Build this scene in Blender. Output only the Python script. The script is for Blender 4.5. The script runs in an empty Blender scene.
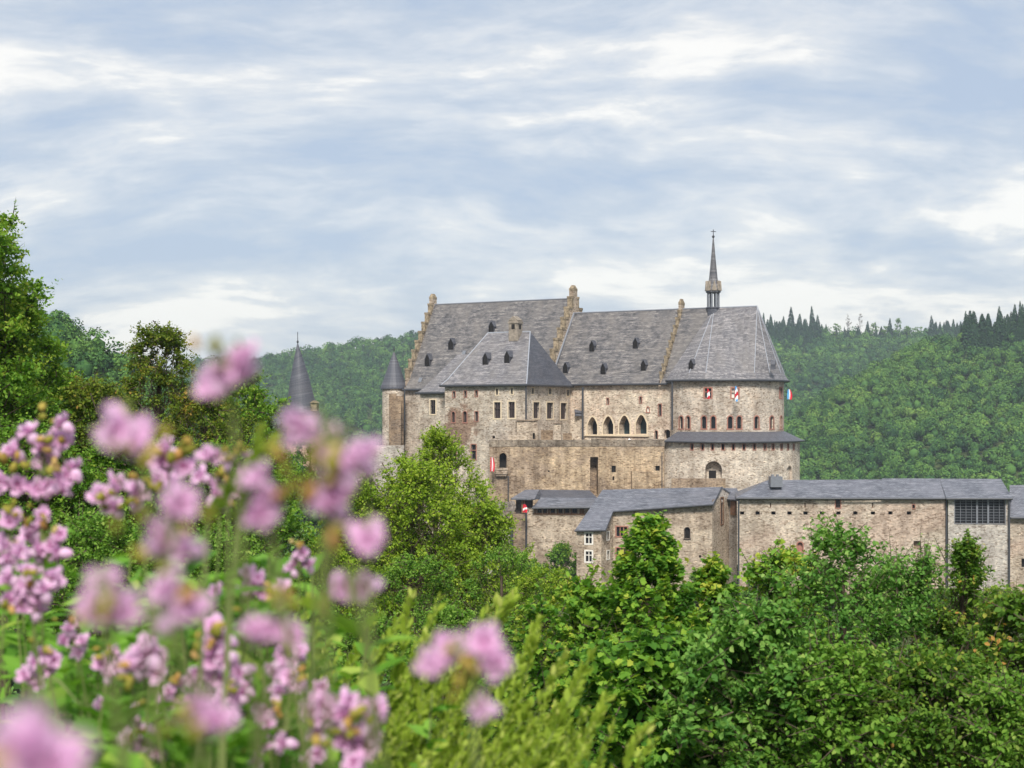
import bpy, bmesh, math, random
import numpy as np
from mathutils import Vector, noise as mnoise

random.seed(7)
rng = np.random.default_rng(11)
SC = bpy.context.scene
COL = SC.collection
R = math.radians
F = 1024 * 50 / 36.0          # focal length in photo pixels
HZ = 410.0                    # row of the horizon in the photograph

# ------------------------------------------------------------------ camera
cam = bpy.data.cameras.new('camera')
cam.lens = 50; cam.sensor_width = 36
cam.shift_y = (HZ - 384) / 1024
cam.clip_start = 0.05; cam.clip_end = 6000
cam.dof.use_dof = True
cam.dof.focus_distance = 110
cam.dof.aperture_fstop = 4.6
co = bpy.data.objects.new('camera', cam); COL.objects.link(co)
co.location = (0, 0, 0); co.rotation_euler = (R(90), 0, 0)
SC.camera = co

# ------------------------------------------------------------------ sky and sun
SUN_EL, SUN_AZ = R(46), R(-2)         # azimuth measured from behind the camera, towards the left
w = bpy.data.worlds.new('World'); SC.world = w; w.use_nodes = True
nt = w.node_tree; nt.nodes.clear()
def N(nt, t, **kw):
    n = nt.nodes.new(t)
    for k, v in kw.items():
        setattr(n, k, v)
    return n
def L(nt, a, b): nt.links.new(a, b)
def ramp(nt, stops, interp='LINEAR'):
    n = nt.nodes.new('ShaderNodeValToRGB'); e = n.color_ramp.elements; n.color_ramp.interpolation = interp
    while len(e) < len(stops): e.new(0.5)
    for q, (p, c) in zip(e, stops):
        q.position = p; q.color = c if len(c) == 4 else (*c, 1)
    return n
def math_n(nt, op, a, b=None, clamp=False):
    n = nt.nodes.new('ShaderNodeMath'); n.operation = op; n.use_clamp = clamp
    for i, v in enumerate((a, b)):
        if v is None: continue
        if isinstance(v, (int, float)): n.inputs[i].default_value = v
        else: nt.links.new(v, n.inputs[i])
    return n.outputs[0]
def mixc(nt, f, a, b, mode='MIX'):
    n = nt.nodes.new('ShaderNodeMix'); n.data_type = 'RGBA'; n.blend_type = mode
    for i, v in ((0, f), (6, a), (7, b)):
        if isinstance(v, (int, float)): n.inputs[i].default_value = v
        elif isinstance(v, (tuple, list)): n.inputs[i].default_value = (*v, 1) if len(v) == 3 else v
        else: nt.links.new(v, n.inputs[i])
    return n.outputs[2]
def noise(nt, vec, scale, detail=6, rough=0.55, dist=0.0, dims='3D'):
    n = nt.nodes.new('ShaderNodeTexNoise'); n.noise_dimensions = dims
    n.inputs['Scale'].default_value = scale; n.inputs['Detail'].default_value = detail
    n.inputs['Roughness'].default_value = rough; n.inputs['Distortion'].default_value = dist
    if vec is not None: nt.links.new(vec, n.inputs['Vector'])
    return n.outputs['Fac']
def mapping(nt, vec, scale=(1, 1, 1), loc=(0, 0, 0), rot=(0, 0, 0)):
    n = nt.nodes.new('ShaderNodeMapping')
    n.inputs['Scale'].default_value = scale; n.inputs['Location'].default_value = loc; n.inputs['Rotation'].default_value = rot
    nt.links.new(vec, n.inputs['Vector']); return n.outputs[0]

sky = N(nt, 'ShaderNodeTexSky', sky_type='NISHITA', sun_disc=False, sun_elevation=SUN_EL, sun_rotation=math.pi + SUN_AZ)
bg_sky = N(nt, 'ShaderNodeBackground'); L(nt, sky.outputs[0], bg_sky.inputs[0]); bg_sky.inputs[1].default_value = 0.12
tc = N(nt, 'ShaderNodeTexCoord')
sep = N(nt, 'ShaderNodeSeparateXYZ'); L(nt, tc.outputs['Generated'], sep.inputs[0])
den = math_n(nt, 'ADD', math_n(nt, 'MAXIMUM', sep.outputs[2], 0.0), 0.36)
cv = N(nt, 'ShaderNodeCombineXYZ')
L(nt, math_n(nt, 'DIVIDE', sep.outputs[0], den), cv.inputs[0]); L(nt, math_n(nt, 'DIVIDE', sep.outputs[1], den), cv.inputs[1])
P = cv.outputs[0]
n_wrp = N(nt, 'ShaderNodeTexNoise'); n_wrp.inputs['Scale'].default_value = 1.6; n_wrp.inputs['Detail'].default_value = 3; L(nt, P, n_wrp.inputs['Vector'])
wv_ = N(nt, 'ShaderNodeVectorMath', operation='MULTIPLY_ADD'); L(nt, n_wrp.outputs['Color'], wv_.inputs[0]); wv_.inputs[1].default_value = (0.28, 0.28, 0); L(nt, P, wv_.inputs[2])
Q = wv_.outputs[0]
n_big = noise(nt, mapping(nt, Q, (0.9, 1.5, 1), (11.7, 3.9, 0)), 1.6, 4, 0.5)
n_mid = noise(nt, mapping(nt, Q, (1.0, 1.9, 1), (9.4+11.7, 4.2, 0)), 3.4, 9, 0.58)
n_fin = noise(nt, mapping(nt, Q, (1.2, 2.2, 1), (1.3, 8.8+3.9, 0)), 11.0, 9, 0.62)
thick = math_n(nt, 'ADD', math_n(nt, 'MULTIPLY', n_big, 0.54), math_n(nt, 'ADD', math_n(nt, 'MULTIPLY', n_mid, 0.36), math_n(nt, 'MULTIPLY', n_fin, 0.14)))
lift = N(nt, 'ShaderNodeMapRange'); L(nt, sep.outputs[2], lift.inputs[0])      # the deck thickens overhead and breaks up low over the hills
for k_, v_ in enumerate((0.03, 0.27, -0.062, 0.016)): lift.inputs[k_+1].default_value = v_
thick = math_n(nt, 'ADD', thick, lift.outputs[0])
crm = ramp(nt, [(0.425, (1.03, 0.995, 0.93)), (0.444, (0.93, 0.91, 0.87)), (0.462, (0.785, 0.795, 0.80)), (0.495, (0.66, 0.70, 0.755)), (0.525, (0.56, 0.62, 0.705)), (0.575, (0.46, 0.545, 0.68))])
L(nt, thick, crm.inputs[0])
cl_col = crm.outputs[0]
bg_cl = N(nt, 'ShaderNodeBackground'); L(nt, cl_col, bg_cl.inputs[0]); bg_cl.inputs[1].default_value = 0.56
mx = N(nt, 'ShaderNodeMixShader'); mx.inputs[0].default_value = 0.9
L(nt, bg_sky.outputs[0], mx.inputs[1]); L(nt, bg_cl.outputs[0], mx.inputs[2])
wo = N(nt, 'ShaderNodeOutputWorld'); L(nt, mx.outputs[0], wo.inputs[0])

sun = bpy.data.lights.new('sun', 'SUN'); sun.energy = 3.0; sun.angle = R(14); sun.color = (1.0, 0.945, 0.87)
so = bpy.data.objects.new('sun', sun); COL.objects.link(so)
sd = Vector((math.sin(SUN_AZ) * math.cos(SUN_EL), -math.cos(SUN_AZ) * math.cos(SUN_EL), math.sin(SUN_EL)))  # towards the sun
so.rotation_euler = sd.to_track_quat('Z', 'Y').to_euler(); so.location = (-60, -60, 120)
SC.view_settings.view_transform = 'Standard'; SC.view_settings.look = 'None'
SC.view_settings.exposure = 0.9; SC.view_settings.gamma = 1; SC.view_settings.use_curve_mapping = False
SC.cycles.use_denoising = True
SC.cycles.max_bounces = 8; SC.cycles.diffuse_bounces = 6; SC.cycles.glossy_bounces = 2; SC.cycles.transmission_bounces = 4
SC.cycles.volume_bounces = 0; SC.cycles.transparent_max_bounces = 8
SC.cycles.sample_clamp_indirect = 6

# ------------------------------------------------------------------ helpers
def W(px, py, D):
    return ((px - 512) / F * D, D, (HZ - py) / F * D)
def XY(px, D): return ((px - 512) / F * D, D)
def ZZ(py, D): return (HZ - py) / F * D

class MB:
    def __init__(self): self.v = []; self.f = []; self.m = []
    def add(self, pts, faces, mi=0):
        o = len(self.v); self.v += [tuple(p) for p in pts]
        for q in faces: self.f.append([i + o for i in q]); self.m.append(mi)
    def poly(self, pts, mi=0): self.add(pts, [list(range(len(pts)))], mi)
    def box(self, x0, x1, y0, y1, z0, z1, mi=0):
        self.add([(x0,y0,z0),(x1,y0,z0),(x1,y1,z0),(x0,y1,z0),(x0,y0,z1),(x1,y0,z1),(x1,y1,z1),(x0,y1,z1)],
                 [(0,3,2,1),(4,5,6,7),(0,1,5,4),(1,2,6,5),(2,3,7,6),(3,0,4,7)], mi)
    def prism(self, base, z0, z1, mi=0):
        n = len(base)
        self.add([(x,y,z0) for x,y in base] + [(x,y,z1) for x,y in base],
                 [list(range(n))[::-1], list(range(n,2*n))] + [(i,(i+1)%n,n+(i+1)%n,n+i) for i in range(n)], mi)
    def tube(self, pts, rad, n=6, mi=0, cap=True):
        pts = [Vector(p) for p in pts]
        if isinstance(rad, (int, float)): rad = [rad] * len(pts)
        o = len(self.v); side = None
        for i, p in enumerate(pts):
            d = (pts[min(i+1, len(pts)-1)] - pts[max(i-1, 0)]).normalized()
            if side is None:
                side = d.orthogonal().normalized()
            side = (side - d * side.dot(d)).normalized(); up = d.cross(side)
            for k in range(n):
                a = 2*math.pi*k/n
                self.v.append(tuple(p + (side*math.cos(a) + up*math.sin(a)) * rad[i]))
        for i in range(len(pts)-1):
            for k in range(n):
                self.f.append([o+i*n+k, o+i*n+(k+1)%n, o+(i+1)*n+(k+1)%n, o+(i+1)*n+k]); self.m.append(mi)
        if cap:
            self.f.append([o+k for k in range(n)][::-1]); self.m.append(mi)
            self.f.append([o+(len(pts)-1)*n+k for k in range(n)]); self.m.append(mi)
    def lathe(self, cx, cy, prof, n=20, mi=0, a0=0.0):
        o = len(self.v)
        for r, z in prof:
            for k in range(n):
                a = a0 + 2*math.pi*k/n
                self.v.append((cx + r*math.cos(a), cy + r*math.sin(a), z))
        for i in range(len(prof)-1):
            for k in range(n):
                self.f.append([o+i*n+k, o+i*n+(k+1)%n, o+(i+1)*n+(k+1)%n, o+(i+1)*n+k]); self.m.append(mi)
        self.f.append([o+k for k in range(n)][::-1]); self.m.append(mi)
        self.f.append([o+(len(prof)-1)*n+k for k in range(n)]); self.m.append(mi)

ORG = {}
def uv_metres(me):
    nv = len(me.vertices)
    if not me.polygons: return
    uvl = me.uv_layers.new(name='UVMap')
    cs = np.empty(nv*3); me.vertices.foreach_get('co', cs); cs = cs.reshape(-1, 3)
    npoly = len(me.polygons)
    nm = np.empty(npoly*3); me.polygons.foreach_get('normal', nm); nm = nm.reshape(-1, 3)
    tot = np.empty(npoly, dtype=np.int32); me.polygons.foreach_get('loop_total', tot)
    li = np.empty(len(me.loops), dtype=np.int32); me.loops.foreach_get('vertex_index', li)
    t = np.stack([-nm[:, 1], nm[:, 0], np.zeros(npoly)], 1)
    ln = np.linalg.norm(t, axis=1); flat = ln < 1e-4
    t[flat] = (1, 0, 0); t /= np.linalg.norm(t, axis=1)[:, None]
    b = np.cross(nm, t)
    pf = np.repeat(np.arange(npoly), tot)
    p = cs[li]
    uv = np.stack([(p*t[pf]).sum(1), (p*b[pf]).sum(1)], 1)
    uvl.data.foreach_set('uv', uv.astype(np.float32).ravel())

def uv_round(me, org, c, r):
    cs = np.empty(len(me.vertices)*3); me.vertices.foreach_get('co', cs); cs = cs.reshape(-1, 3)+np.array(org)
    li = np.empty(len(me.loops), dtype=np.int32); me.loops.foreach_get('vertex_index', li)
    p = cs[li]; uv = np.stack([np.arctan2(p[:,0]-c[0], c[1]-p[:,1])*r, p[:,2]], 1)
    me.uv_layers[0].data.foreach_set('uv', uv.astype(np.float32).ravel())
def tag(o, label, cat, group=None, kind=None):
    if label: o['label'] = label
    if cat: o['category'] = cat
    if group: o['group'] = group
    if kind: o['kind'] = kind
    return o
def thing(name, label, cat, loc=(0, 0, 0), group=None):
    o = bpy.data.objects.new(name, None); COL.objects.link(o); o.location = loc; o.empty_display_size = 0.5
    ORG[o.name] = Vector(loc); return tag(o, label, cat, group)
def link(mb, name, mat, parent=None, smooth=False, recalc=False, rnd=None):
    me = bpy.data.meshes.new(name)
    org = ORG.get(parent.name, Vector((0, 0, 0))) if parent else Vector((0, 0, 0))
    me.from_pydata([(x-org.x, y-org.y, z-org.z) for x, y, z in mb.v], [], mb.f)
    for m in (mat if isinstance(mat, (list, tuple)) else [mat]): me.materials.append(m)
    me.polygons.foreach_set('material_index', mb.m)
    if smooth: me.polygons.foreach_set('use_smooth', [True]*len(mb.f))
    if recalc:
        bm = bmesh.new(); bm.from_mesh(me); bmesh.ops.recalc_face_normals(bm, faces=bm.faces); bm.to_mesh(me); bm.free()
    me.update()
    uv_metres(me)
    if rnd: uv_round(me, org, *rnd)
    o = bpy.data.objects.new(name, me); COL.objects.link(o)
    if parent:
        o.parent = parent; ORG[o.name] = org
    return o

# ------------------------------------------------------------------ materials
def mat_base(name, rough=0.8, spec=0.3):
    m = bpy.data.materials.new(name); m.use_nodes = True
    b = m.node_tree.nodes['Principled BSDF']
    b.inputs['Roughness'].default_value = rough; b.inputs['Specular IOR Level'].default_value = spec
    return m, m.node_tree, b
def plain(name, col, rough=0.7, spec=0.3, var=0.12, scale=3.0, metal=0.0):
    m, t, b = mat_base(name, rough, spec)
    tcn = N(t, 'ShaderNodeTexCoord')
    n = noise(t, tcn.outputs['Object'], scale, 5)
    r = ramp(t, [(0.3, tuple(c*(1-var) for c in col)), (0.7, tuple(min(1, c*(1+var)) for c in col))]); L(t, n, r.inputs[0])
    L(t, r.outputs[0], b.inputs['Base Color']); b.inputs['Metallic'].default_value = metal
    return m
def stone(name, c1, c2, mortar, patch, patch_amt=0.5, bw=0.42, bh=0.19, patch_scale=0.12, seed=0.0, streak=0.35, worn=()):
    m, t, b = mat_base(name, 0.92, 0.2)
    tcn = N(t, 'ShaderNodeTexCoord'); uv = tcn.outputs['UV']; ob = tcn.outputs['Object']
    dn = N(t, 'ShaderNodeTexNoise'); dn.inputs['Scale'].default_value = 1.3; dn.inputs['Detail'].default_value = 3
    L(t, uv, dn.inputs['Vector'])
    va = N(t, 'ShaderNodeVectorMath', operation='MULTIPLY_ADD'); L(t, dn.outputs['Color'], va.inputs[0])
    va.inputs[1].default_value = (0.35, 0.22, 0); L(t, uv, va.inputs[2])
    br = N(t, 'ShaderNodeTexBrick'); L(t, va.outputs[0], br.inputs['Vector'])
    br.inputs['Scale'].default_value = 1; br.inputs['Brick Width'].default_value = bw; br.inputs['Row Height'].default_value = bh
    br.inputs['Mortar Size'].default_value = 0.02; br.inputs['Mortar Smooth'].default_value = 0.4; br.inputs['Bias'].default_value = -0.1
    br.inputs['Color1'].default_value = (*c1, 1); br.inputs['Color2'].default_value = (*c2, 1); br.inputs['Mortar'].default_value = (*mortar, 1)
    # single odd stones, lighter and darker
    vo = N(t, 'ShaderNodeTexVoronoi'); L(t, mapping(t, uv, (2.4, 5.2, 1)), vo.inputs['Vector']); vo.inputs['Scale'].default_value = 1
    sv = N(t, 'ShaderNodeSeparateColor'); L(t, vo.outputs['Color'], sv.inputs[0])
    sr = ramp(t, [(0.0, (0.48, 0.42, 0.37)), (0.12, (0.74, 0.69, 0.64)), (0.35, (1.0, 0.985, 0.97)), (0.8, (1.12, 1.1, 1.07)), (1.0, (1.36, 1.32, 1.25))]); L(t, sv.outputs[0], sr.inputs[0])
    c = mixc(t, 1.0, br.outputs['Color'], sr.outputs[0], 'MULTIPLY')
    pn = noise(t, mapping(t, ob, (1, 1, 1.3), (seed, seed*2.3, seed*1.7)), patch_scale, 6, 0.62, 0.4)
    pr = ramp(t, [(0.46, (0, 0, 0)), (0.57, (1, 1, 1))]); L(t, pn, pr.inputs[0])
    c = mixc(t, math_n(t, 'MULTIPLY', pr.outputs[0], patch_amt), c, mixc(t, 1.0, patch, sr.outputs[0], 'MULTIPLY'))
    for (ctr, rad, wcol, amt) in worn:
        vm = N(t, 'ShaderNodeVectorMath', operation='DISTANCE'); L(t, mapping(t, ob, (1, 1, .9)), vm.inputs[0]); vm.inputs[1].default_value = (ctr[0], ctr[1], ctr[2]*.9)
        wn_ = noise(t, ob, 0.5, 6, 0.65)
        dd = math_n(t, 'ADD', math_n(t, 'DIVIDE', vm.outputs['Value'], rad), math_n(t, 'MULTIPLY', math_n(t, 'SUBTRACT', wn_, .5), 1.6))
        wr_ = ramp(t, [(0.82, (1, 1, 1)), (1.0, (0, 0, 0))]); L(t, dd, wr_.inputs[0])
        c = mixc(t, math_n(t, 'MULTIPLY', wr_.outputs[0], amt), c, mixc(t, 1.0, wcol, sr.outputs[0], 'MULTIPLY'))
    bn = noise(t, mapping(t, ob, (1, 1, 1.2), (seed*1.9, seed, seed)), 0.33, 5, 0.6)
    b2 = ramp(t, [(0.40, (0.66, 0.62, 0.58)), (0.48, (0.95, 0.94, 0.93)), (0.54, (1.06, 1.06, 1.05)), (0.62, (1.28, 1.27, 1.24))]); L(t, bn, b2.inputs[0])
    c = mixc(t, 0.6, c, mixc(t, 1.0, c, b2.outputs[0], 'MULTIPLY'))
    # vertical rain streaks and blotches of grime
    sn = noise(t, mapping(t, ob, (0.9, 0.9, 0.09), (seed, 0, 0)), 1.0, 5, 0.6)
    s2 = ramp(t, [(0.38, (0.5, 0.48, 0.46)), (0.56, (1, 1, 1))]); L(t, sn, s2.inputs[0])
    c = mixc(t, streak, c, mixc(t, 1.0, c, s2.outputs[0], 'MULTIPLY'))
    fn = noise(t, ob, 2.6, 6, 0.7)
    f2 = ramp(t, [(0.3, (0.66, 0.64, 0.62)), (0.46, (1, 1, 1)), (0.72, (1.25, 1.23, 1.2))]); L(t, fn, f2.inputs[0])
    c = mixc(t, 0.75, c, mixc(t, 1.0, c, f2.outputs[0], 'MULTIPLY'))
    c = mixc(t, 1.0, c, (1.12, 1.11, 1.09), 'MULTIPLY')
    L(t, c, b.inputs['Base Color'])
    bp = N(t, 'ShaderNodeBump'); bp.inputs['Strength'].default_value = 0.7; bp.inputs['Distance'].default_value = 0.09
    L(t, math_n(t, 'ADD', math_n(t, 'MULTIPLY', br.outputs['Fac'], -0.6), math_n(t, 'ADD', fn, sv.outputs[1])), bp.inputs['Height']); L(t, bp.outputs[0], b.inputs['Normal'])
    return m
def slate(name, c1, c2, blotch=0.5, bw=0.42, bh=0.22, rough=0.5, warm=(0.20, 0.18, 0.16)):
    m, t, b = mat_base(name, rough, 0.4)
    tcn = N(t, 'ShaderNodeTexCoord'); uv = tcn.outputs['UV']; ob = tcn.outputs['Object']
    dn = N(t, 'ShaderNodeTexNoise'); dn.inputs['Scale'].default_value = 0.6; L(t, uv, dn.inputs['Vector'])
    va = N(t, 'ShaderNodeVectorMath', operation='MULTIPLY_ADD'); L(t, dn.outputs['Color'], va.inputs[0]); va.inputs[1].default_value = (0.1, 0.12, 0); L(t, uv, va.inputs[2])
    br = N(t, 'ShaderNodeTexBrick'); L(t, va.outputs[0], br.inputs['Vector'])
    br.inputs['Scale'].default_value = 1; br.inputs['Brick Width'].default_value = bw; br.inputs['Row Height'].default_value = bh
    br.inputs['Mortar Size'].default_value = 0.02; br.inputs['Color1'].default_value = (*c1, 1); br.inputs['Color2'].default_value = (*c2, 1)
    br.inputs['Mortar'].default_value = tuple(c*0.45 for c in c2) + (1,)
    # courses that weathered differently: wide flat blotches
    n1 = noise(t, mapping(t, uv, (0.32, 1.3, 1)), 1.0, 6, 0.65)
    r1 = ramp(t, [(0.38, (0.45, 0.45, 0.47)), (0.47, (0.86, 0.86, 0.87)), (0.53, (1.12, 1.1, 1.07)), (0.62, (1.8, 1.74, 1.64))]); L(t, n1, r1.inputs[0])
    c = mixc(t, blotch, br.outputs['Color'], mixc(t, 1.0, br.outputs['Color'], r1.outputs[0], 'MULTIPLY'))
    n3 = noise(t, mapping(t, uv, (1.0, 2.6, 1)), 1.0, 3, 0.7)
    r3 = ramp(t, [(0.40, (0.5, 0.5, 0.52)), (0.5, (1, 1, 1)), (0.60, (1.6, 1.57, 1.52))]); L(t, n3, r3.inputs[0])
    c = mixc(t, blotch, c, mixc(t, 1.0, c, r3.outputs[0], 'MULTIPLY'))
    n2 = noise(t, mapping(t, uv, (0.25, 0.12, 1)), 1.0, 6, 0.6)
    r2 = ramp(t, [(0.45, (0, 0, 0)), (0.7, (1, 1, 1))]); L(t, n2, r2.inputs[0])
    c = mixc(t, math_n(t, 'MULTIPLY', r2.outputs[0], blotch*0.8), c, warm)
    L(t, c, b.inputs['Base Color'])
    bp = N(t, 'ShaderNodeBump'); bp.inputs['Strength'].default_value = 0.5; bp.inputs['Distance'].default_value = 0.05
    L(t, math_n(t, 'ADD', br.outputs['Fac'], n1), bp.inputs['Height']); bp.invert = True; L(t, bp.outputs[0], b.inputs['Normal'])
    return m
def leafmat(name, stops, trans=0.3, rough=0.6, spec=0.14, tone_w=0.0):
    m, t, b = mat_base(name, rough, spec)
    at = N(t, 'ShaderNodeAttribute', attribute_name='rnd')
    v = at.outputs['Fac']
    if tone_w:
        a2 = N(t, 'ShaderNodeAttribute', attribute_name='tone')
        v = math_n(t, 'ADD', math_n(t, 'MULTIPLY', v, 1-tone_w), math_n(t, 'MULTIPLY', a2.outputs['Fac'], tone_w))
    r = ramp(t, stops); L(t, v, r.inputs[0]); L(t, r.outputs[0], b.inputs['Base Color'])
    if trans:
        tr = N(t, 'ShaderNodeBsdfTranslucent')
        L(t, mixc(t, 1.0, r.outputs[0], (1.25, 1.3, 0.7), 'MULTIPLY'), tr.inputs[0])
        mxs = N(t, 'ShaderNodeMixShader'); mxs.inputs[0].default_value = trans
        out = t.nodes['Material Output']
        L(t, b.outputs[0], mxs.inputs[1]); L(t, tr.outputs[0], mxs.inputs[2]); L(t, mxs.outputs[0], out.inputs[0])
    return m

M = {}
M['wing'] = stone('cream_rubble', (0.50,0.45,0.39), (0.40,0.37,0.33), (0.46,0.43,0.38), (0.31,0.25,0.205), 0.5, seed=3.0, patch_scale=0.14)
M['wing_worn'] = stone('worn_cream_rubble', (0.50,0.45,0.39), (0.40,0.37,0.33), (0.46,0.43,0.38), (0.33,0.27,0.22), 0.35, seed=3.0, patch_scale=0.14, worn=[((-7.9,-1.9,26.6), 5.0, (0.22,0.145,0.105), .85), ((0,-6.6,24.5), 4.0, (0.33,0.31,0.29), .5)])
M['palas'] = stone('pale_rubble', (0.54,0.48,0.40), (0.46,0.41,0.35), (0.52,0.47,0.40), (0.42,0.30,0.24), 0.4, seed=8.0, patch_scale=0.2)
M['drum'] = stone('chapel_rubble', (0.48,0.43,0.375), (0.38,0.345,0.31), (0.46,0.42,0.37), (0.50,0.39,0.30), 0.45, seed=14.0)
M['ring'] = stone('pale_chapel_base', (0.53,0.485,0.42), (0.43,0.395,0.35), (0.51,0.47,0.41), (0.36,0.30,0.25), 0.35, seed=21.0)
M['terrace'] = stone('warm_terrace_rubble', (0.45,0.355,0.245), (0.35,0.28,0.205), (0.41,0.335,0.245), (0.25,0.20,0.165), 0.6, seed=27.0, streak=0.7)
M['parapet'] = stone('stained_parapet', (0.30,0.26,0.21), (0.22,0.19,0.16), (0.27,0.24,0.2), (0.16,0.14,0.12), 0.6, seed=29.0, streak=0.9)
M['gate'] = stone('gatehouse_rubble', (0.45,0.385,0.315), (0.35,0.30,0.25), (0.42,0.37,0.30), (0.29,0.23,0.185), 0.4, seed=31.0)
M['curtain'] = stone('curtain_rubble', (0.47,0.415,0.35), (0.37,0.33,0.285), (0.45,0.40,0.34), (0.38,0.28,0.23), 0.5, seed=35.5, patch_scale=0.09, worn=[((6.0,0,34.5-29.5), 4.5, (0.40,0.25,0.19), .6)])
M['grey_wall'] = stone('grey_rubble', (0.43,0.41,0.385), (0.34,0.33,0.315), (0.42,0.40,0.38), (0.33,0.30,0.275), 0.4, seed=44.0)
M['ruin'] = stone('dark_ruin_rubble', (0.25,0.19,0.14), (0.17,0.14,0.115), (0.21,0.18,0.15), (0.33,0.25,0.17), 0.5, seed=51.0)
M['plaster'] = stone('pink_plaster', (0.46,0.34,0.27), (0.43,0.32,0.26), (0.45,0.34,0.27), (0.38,0.29,0.24), 0.4, seed=58.0)
M['slate'] = slate('old_slate', (0.155,0.148,0.147), (0.108,0.104,0.107), 0.75)
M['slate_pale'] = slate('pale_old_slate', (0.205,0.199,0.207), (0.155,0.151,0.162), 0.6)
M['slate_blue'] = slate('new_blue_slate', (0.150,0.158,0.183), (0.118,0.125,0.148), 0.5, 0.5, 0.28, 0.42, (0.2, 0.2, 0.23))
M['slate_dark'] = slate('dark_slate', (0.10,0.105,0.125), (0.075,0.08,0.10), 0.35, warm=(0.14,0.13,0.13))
M['lead'] = plain('lead_grey', (0.19,0.20,0.225), 0.5, 0.3)
M['flashing'] = plain('pale_lead_flashing', (0.30,0.32,0.36), 0.45, 0.3)
M['spire'] = slate('spire_slate', (0.12,0.122,0.135), (0.09,0.092,0.105), 0.6)
M['gutter'] = plain('dark_gutter', (0.05,0.053,0.06), 0.5, 0.4)
M['cream'] = plain('cream_sandstone', (0.60,0.50,0.36), 0.85, 0.2)
M['redstone'] = plain('red_sandstone', (0.33,0.16,0.12), 0.85, 0.2, 0.2)
M['coping'] = plain('ochre_coping_stone', (0.25,0.20,0.135), 0.9, 0.2, 0.6, 1.6)
M['white_stone'] = plain('white_stone', (0.66,0.63,0.57), 0.85, 0.2)
M['gablet'] = plain('grey_brown_stone', (0.24,0.205,0.165), 0.9, 0.2, 0.4, 1.5)
M['glass'] = plain('dark_glass', (0.014,0.015,0.018), 0.3, 0.2)
M['glass_teal'] = plain('teal_glass', (0.03,0.055,0.062), 0.25, 0.3, 0.5, 0.7)
M['red_leaded'] = plain('reddish_leaded_pane', (0.045,0.032,0.032), 0.4, 0.2)
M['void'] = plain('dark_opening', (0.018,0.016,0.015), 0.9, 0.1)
M['timber'] = plain('brown_timber', (0.19,0.10,0.055), 0.8, 0.2, 0.3)
M['dark_timber'] = plain('dark_timber', (0.06,0.045,0.04), 0.8, 0.2, 0.3)
M['iron'] = plain('iron', (0.035,0.036,0.04), 0.5, 0.4)
M['steel'] = plain('grey_steel', (0.16,0.17,0.19), 0.4, 0.5)
M['red_cloth'] = plain('red_cloth', (0.62,0.03,0.05), 0.8, 0.2)
M['white_cloth'] = plain('white_cloth', (0.82,0.82,0.82), 0.8, 0.2, 0.05)
M['blue_cloth'] = plain('light_blue_cloth', (0.12,0.42,0.75), 0.8, 0.2)
M['rock'] = stone('rock_face', (0.17,0.155,0.145), (0.12,0.11,0.105), (0.10,0.09,0.085), (0.24,0.19,0.15), 0.5, 1.6, 0.9, 0.2, 66.0)
M['bark'] = plain('bark', (0.085,0.065,0.048), 0.95, 0.1, 0.4, 6.0)
M['stem'] = plain('green_stem', (0.16,0.20,0.06), 0.6, 0.3, 0.2, 8.0)

# ground: grass and leaf litter
def ground_mat():
    m, t, b = mat_base('grassy_soil', 0.95, 0.15)
    tcn = N(t, 'ShaderNodeTexCoord'); ob = tcn.outputs['Object']
    r = ramp(t, [(0.3, (0.030,0.042,0.014)), (0.5, (0.055,0.085,0.025)), (0.72, (0.10,0.115,0.045))]); L(t, noise(t, ob, 0.35, 8, 0.65), r.inputs[0])
    r2 = ramp(t, [(0.35, (0.6,0.6,0.6)), (0.65, (1.25,1.2,1.1))]); L(t, noise(t, ob, 5.0, 6, 0.7), r2.inputs[0])
    L(t, mixc(t, 1.0, r.outputs[0], r2.outputs[0], 'MULTIPLY'), b.inputs['Base Color'])
    bp = N(t, 'ShaderNodeBump'); bp.inputs['Distance'].default_value = 0.2; L(t, noise(t, ob, 3.0, 8, 0.7), bp.inputs['Height']); L(t, bp.outputs[0], b.inputs['Normal'])
    return m
M['ground'] = ground_mat()

# ------------------------------------------------------------------ terrain
def sstep(a, b, x): u = np.clip((x-a)/(b-a), 0, 1); return u*u*(3-2*u)
BY = [-70,-5,0,2,4,10,20,40,80,140,200,230,250,300,345,390,440,540,700,3000]
BZ = [7,-1.3,-1.62,-2.0,-2.6,-4.7,-8.5,-15,-26,-44,-48,-40,-33.5,-30,-32,-46,-64,-72,-72,-72]
VY = [-70,-5,0,2,4,10,20,40,80,140,200,440,3000]
VZ = [7,-1.3,-1.62,-2.0,-2.6,-4.7,-8.5,-15,-28,-50,-60,-72,-72]
HILLS = [  # skyline columns, skyline rows, crest distance, foot distance, foot height
    dict(px=[-900,-300,-100,0,40,75,110,150,200,260,330,420,520], py=[150,215,262,303,326,346,366,389,412,440,480,540,700], D=360, y0=140, zb=-50),
    dict(px=[560,640,720,786,850,925,1024,1150,1500,2200], py=[580,530,470,428,387,348,336,322,300,280], D=980, y0=610, zb=-74),
    dict(px=[-1500,-600,-100,150,262,320,380,415,500,600,700,765,850,900,930,1024,1200,2000], py=[300,330,360,369,364,354,344,340,336,336,337,338,339,338,336,332,320,300], D=1720, y0=1010, zb=-78),
]
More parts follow.
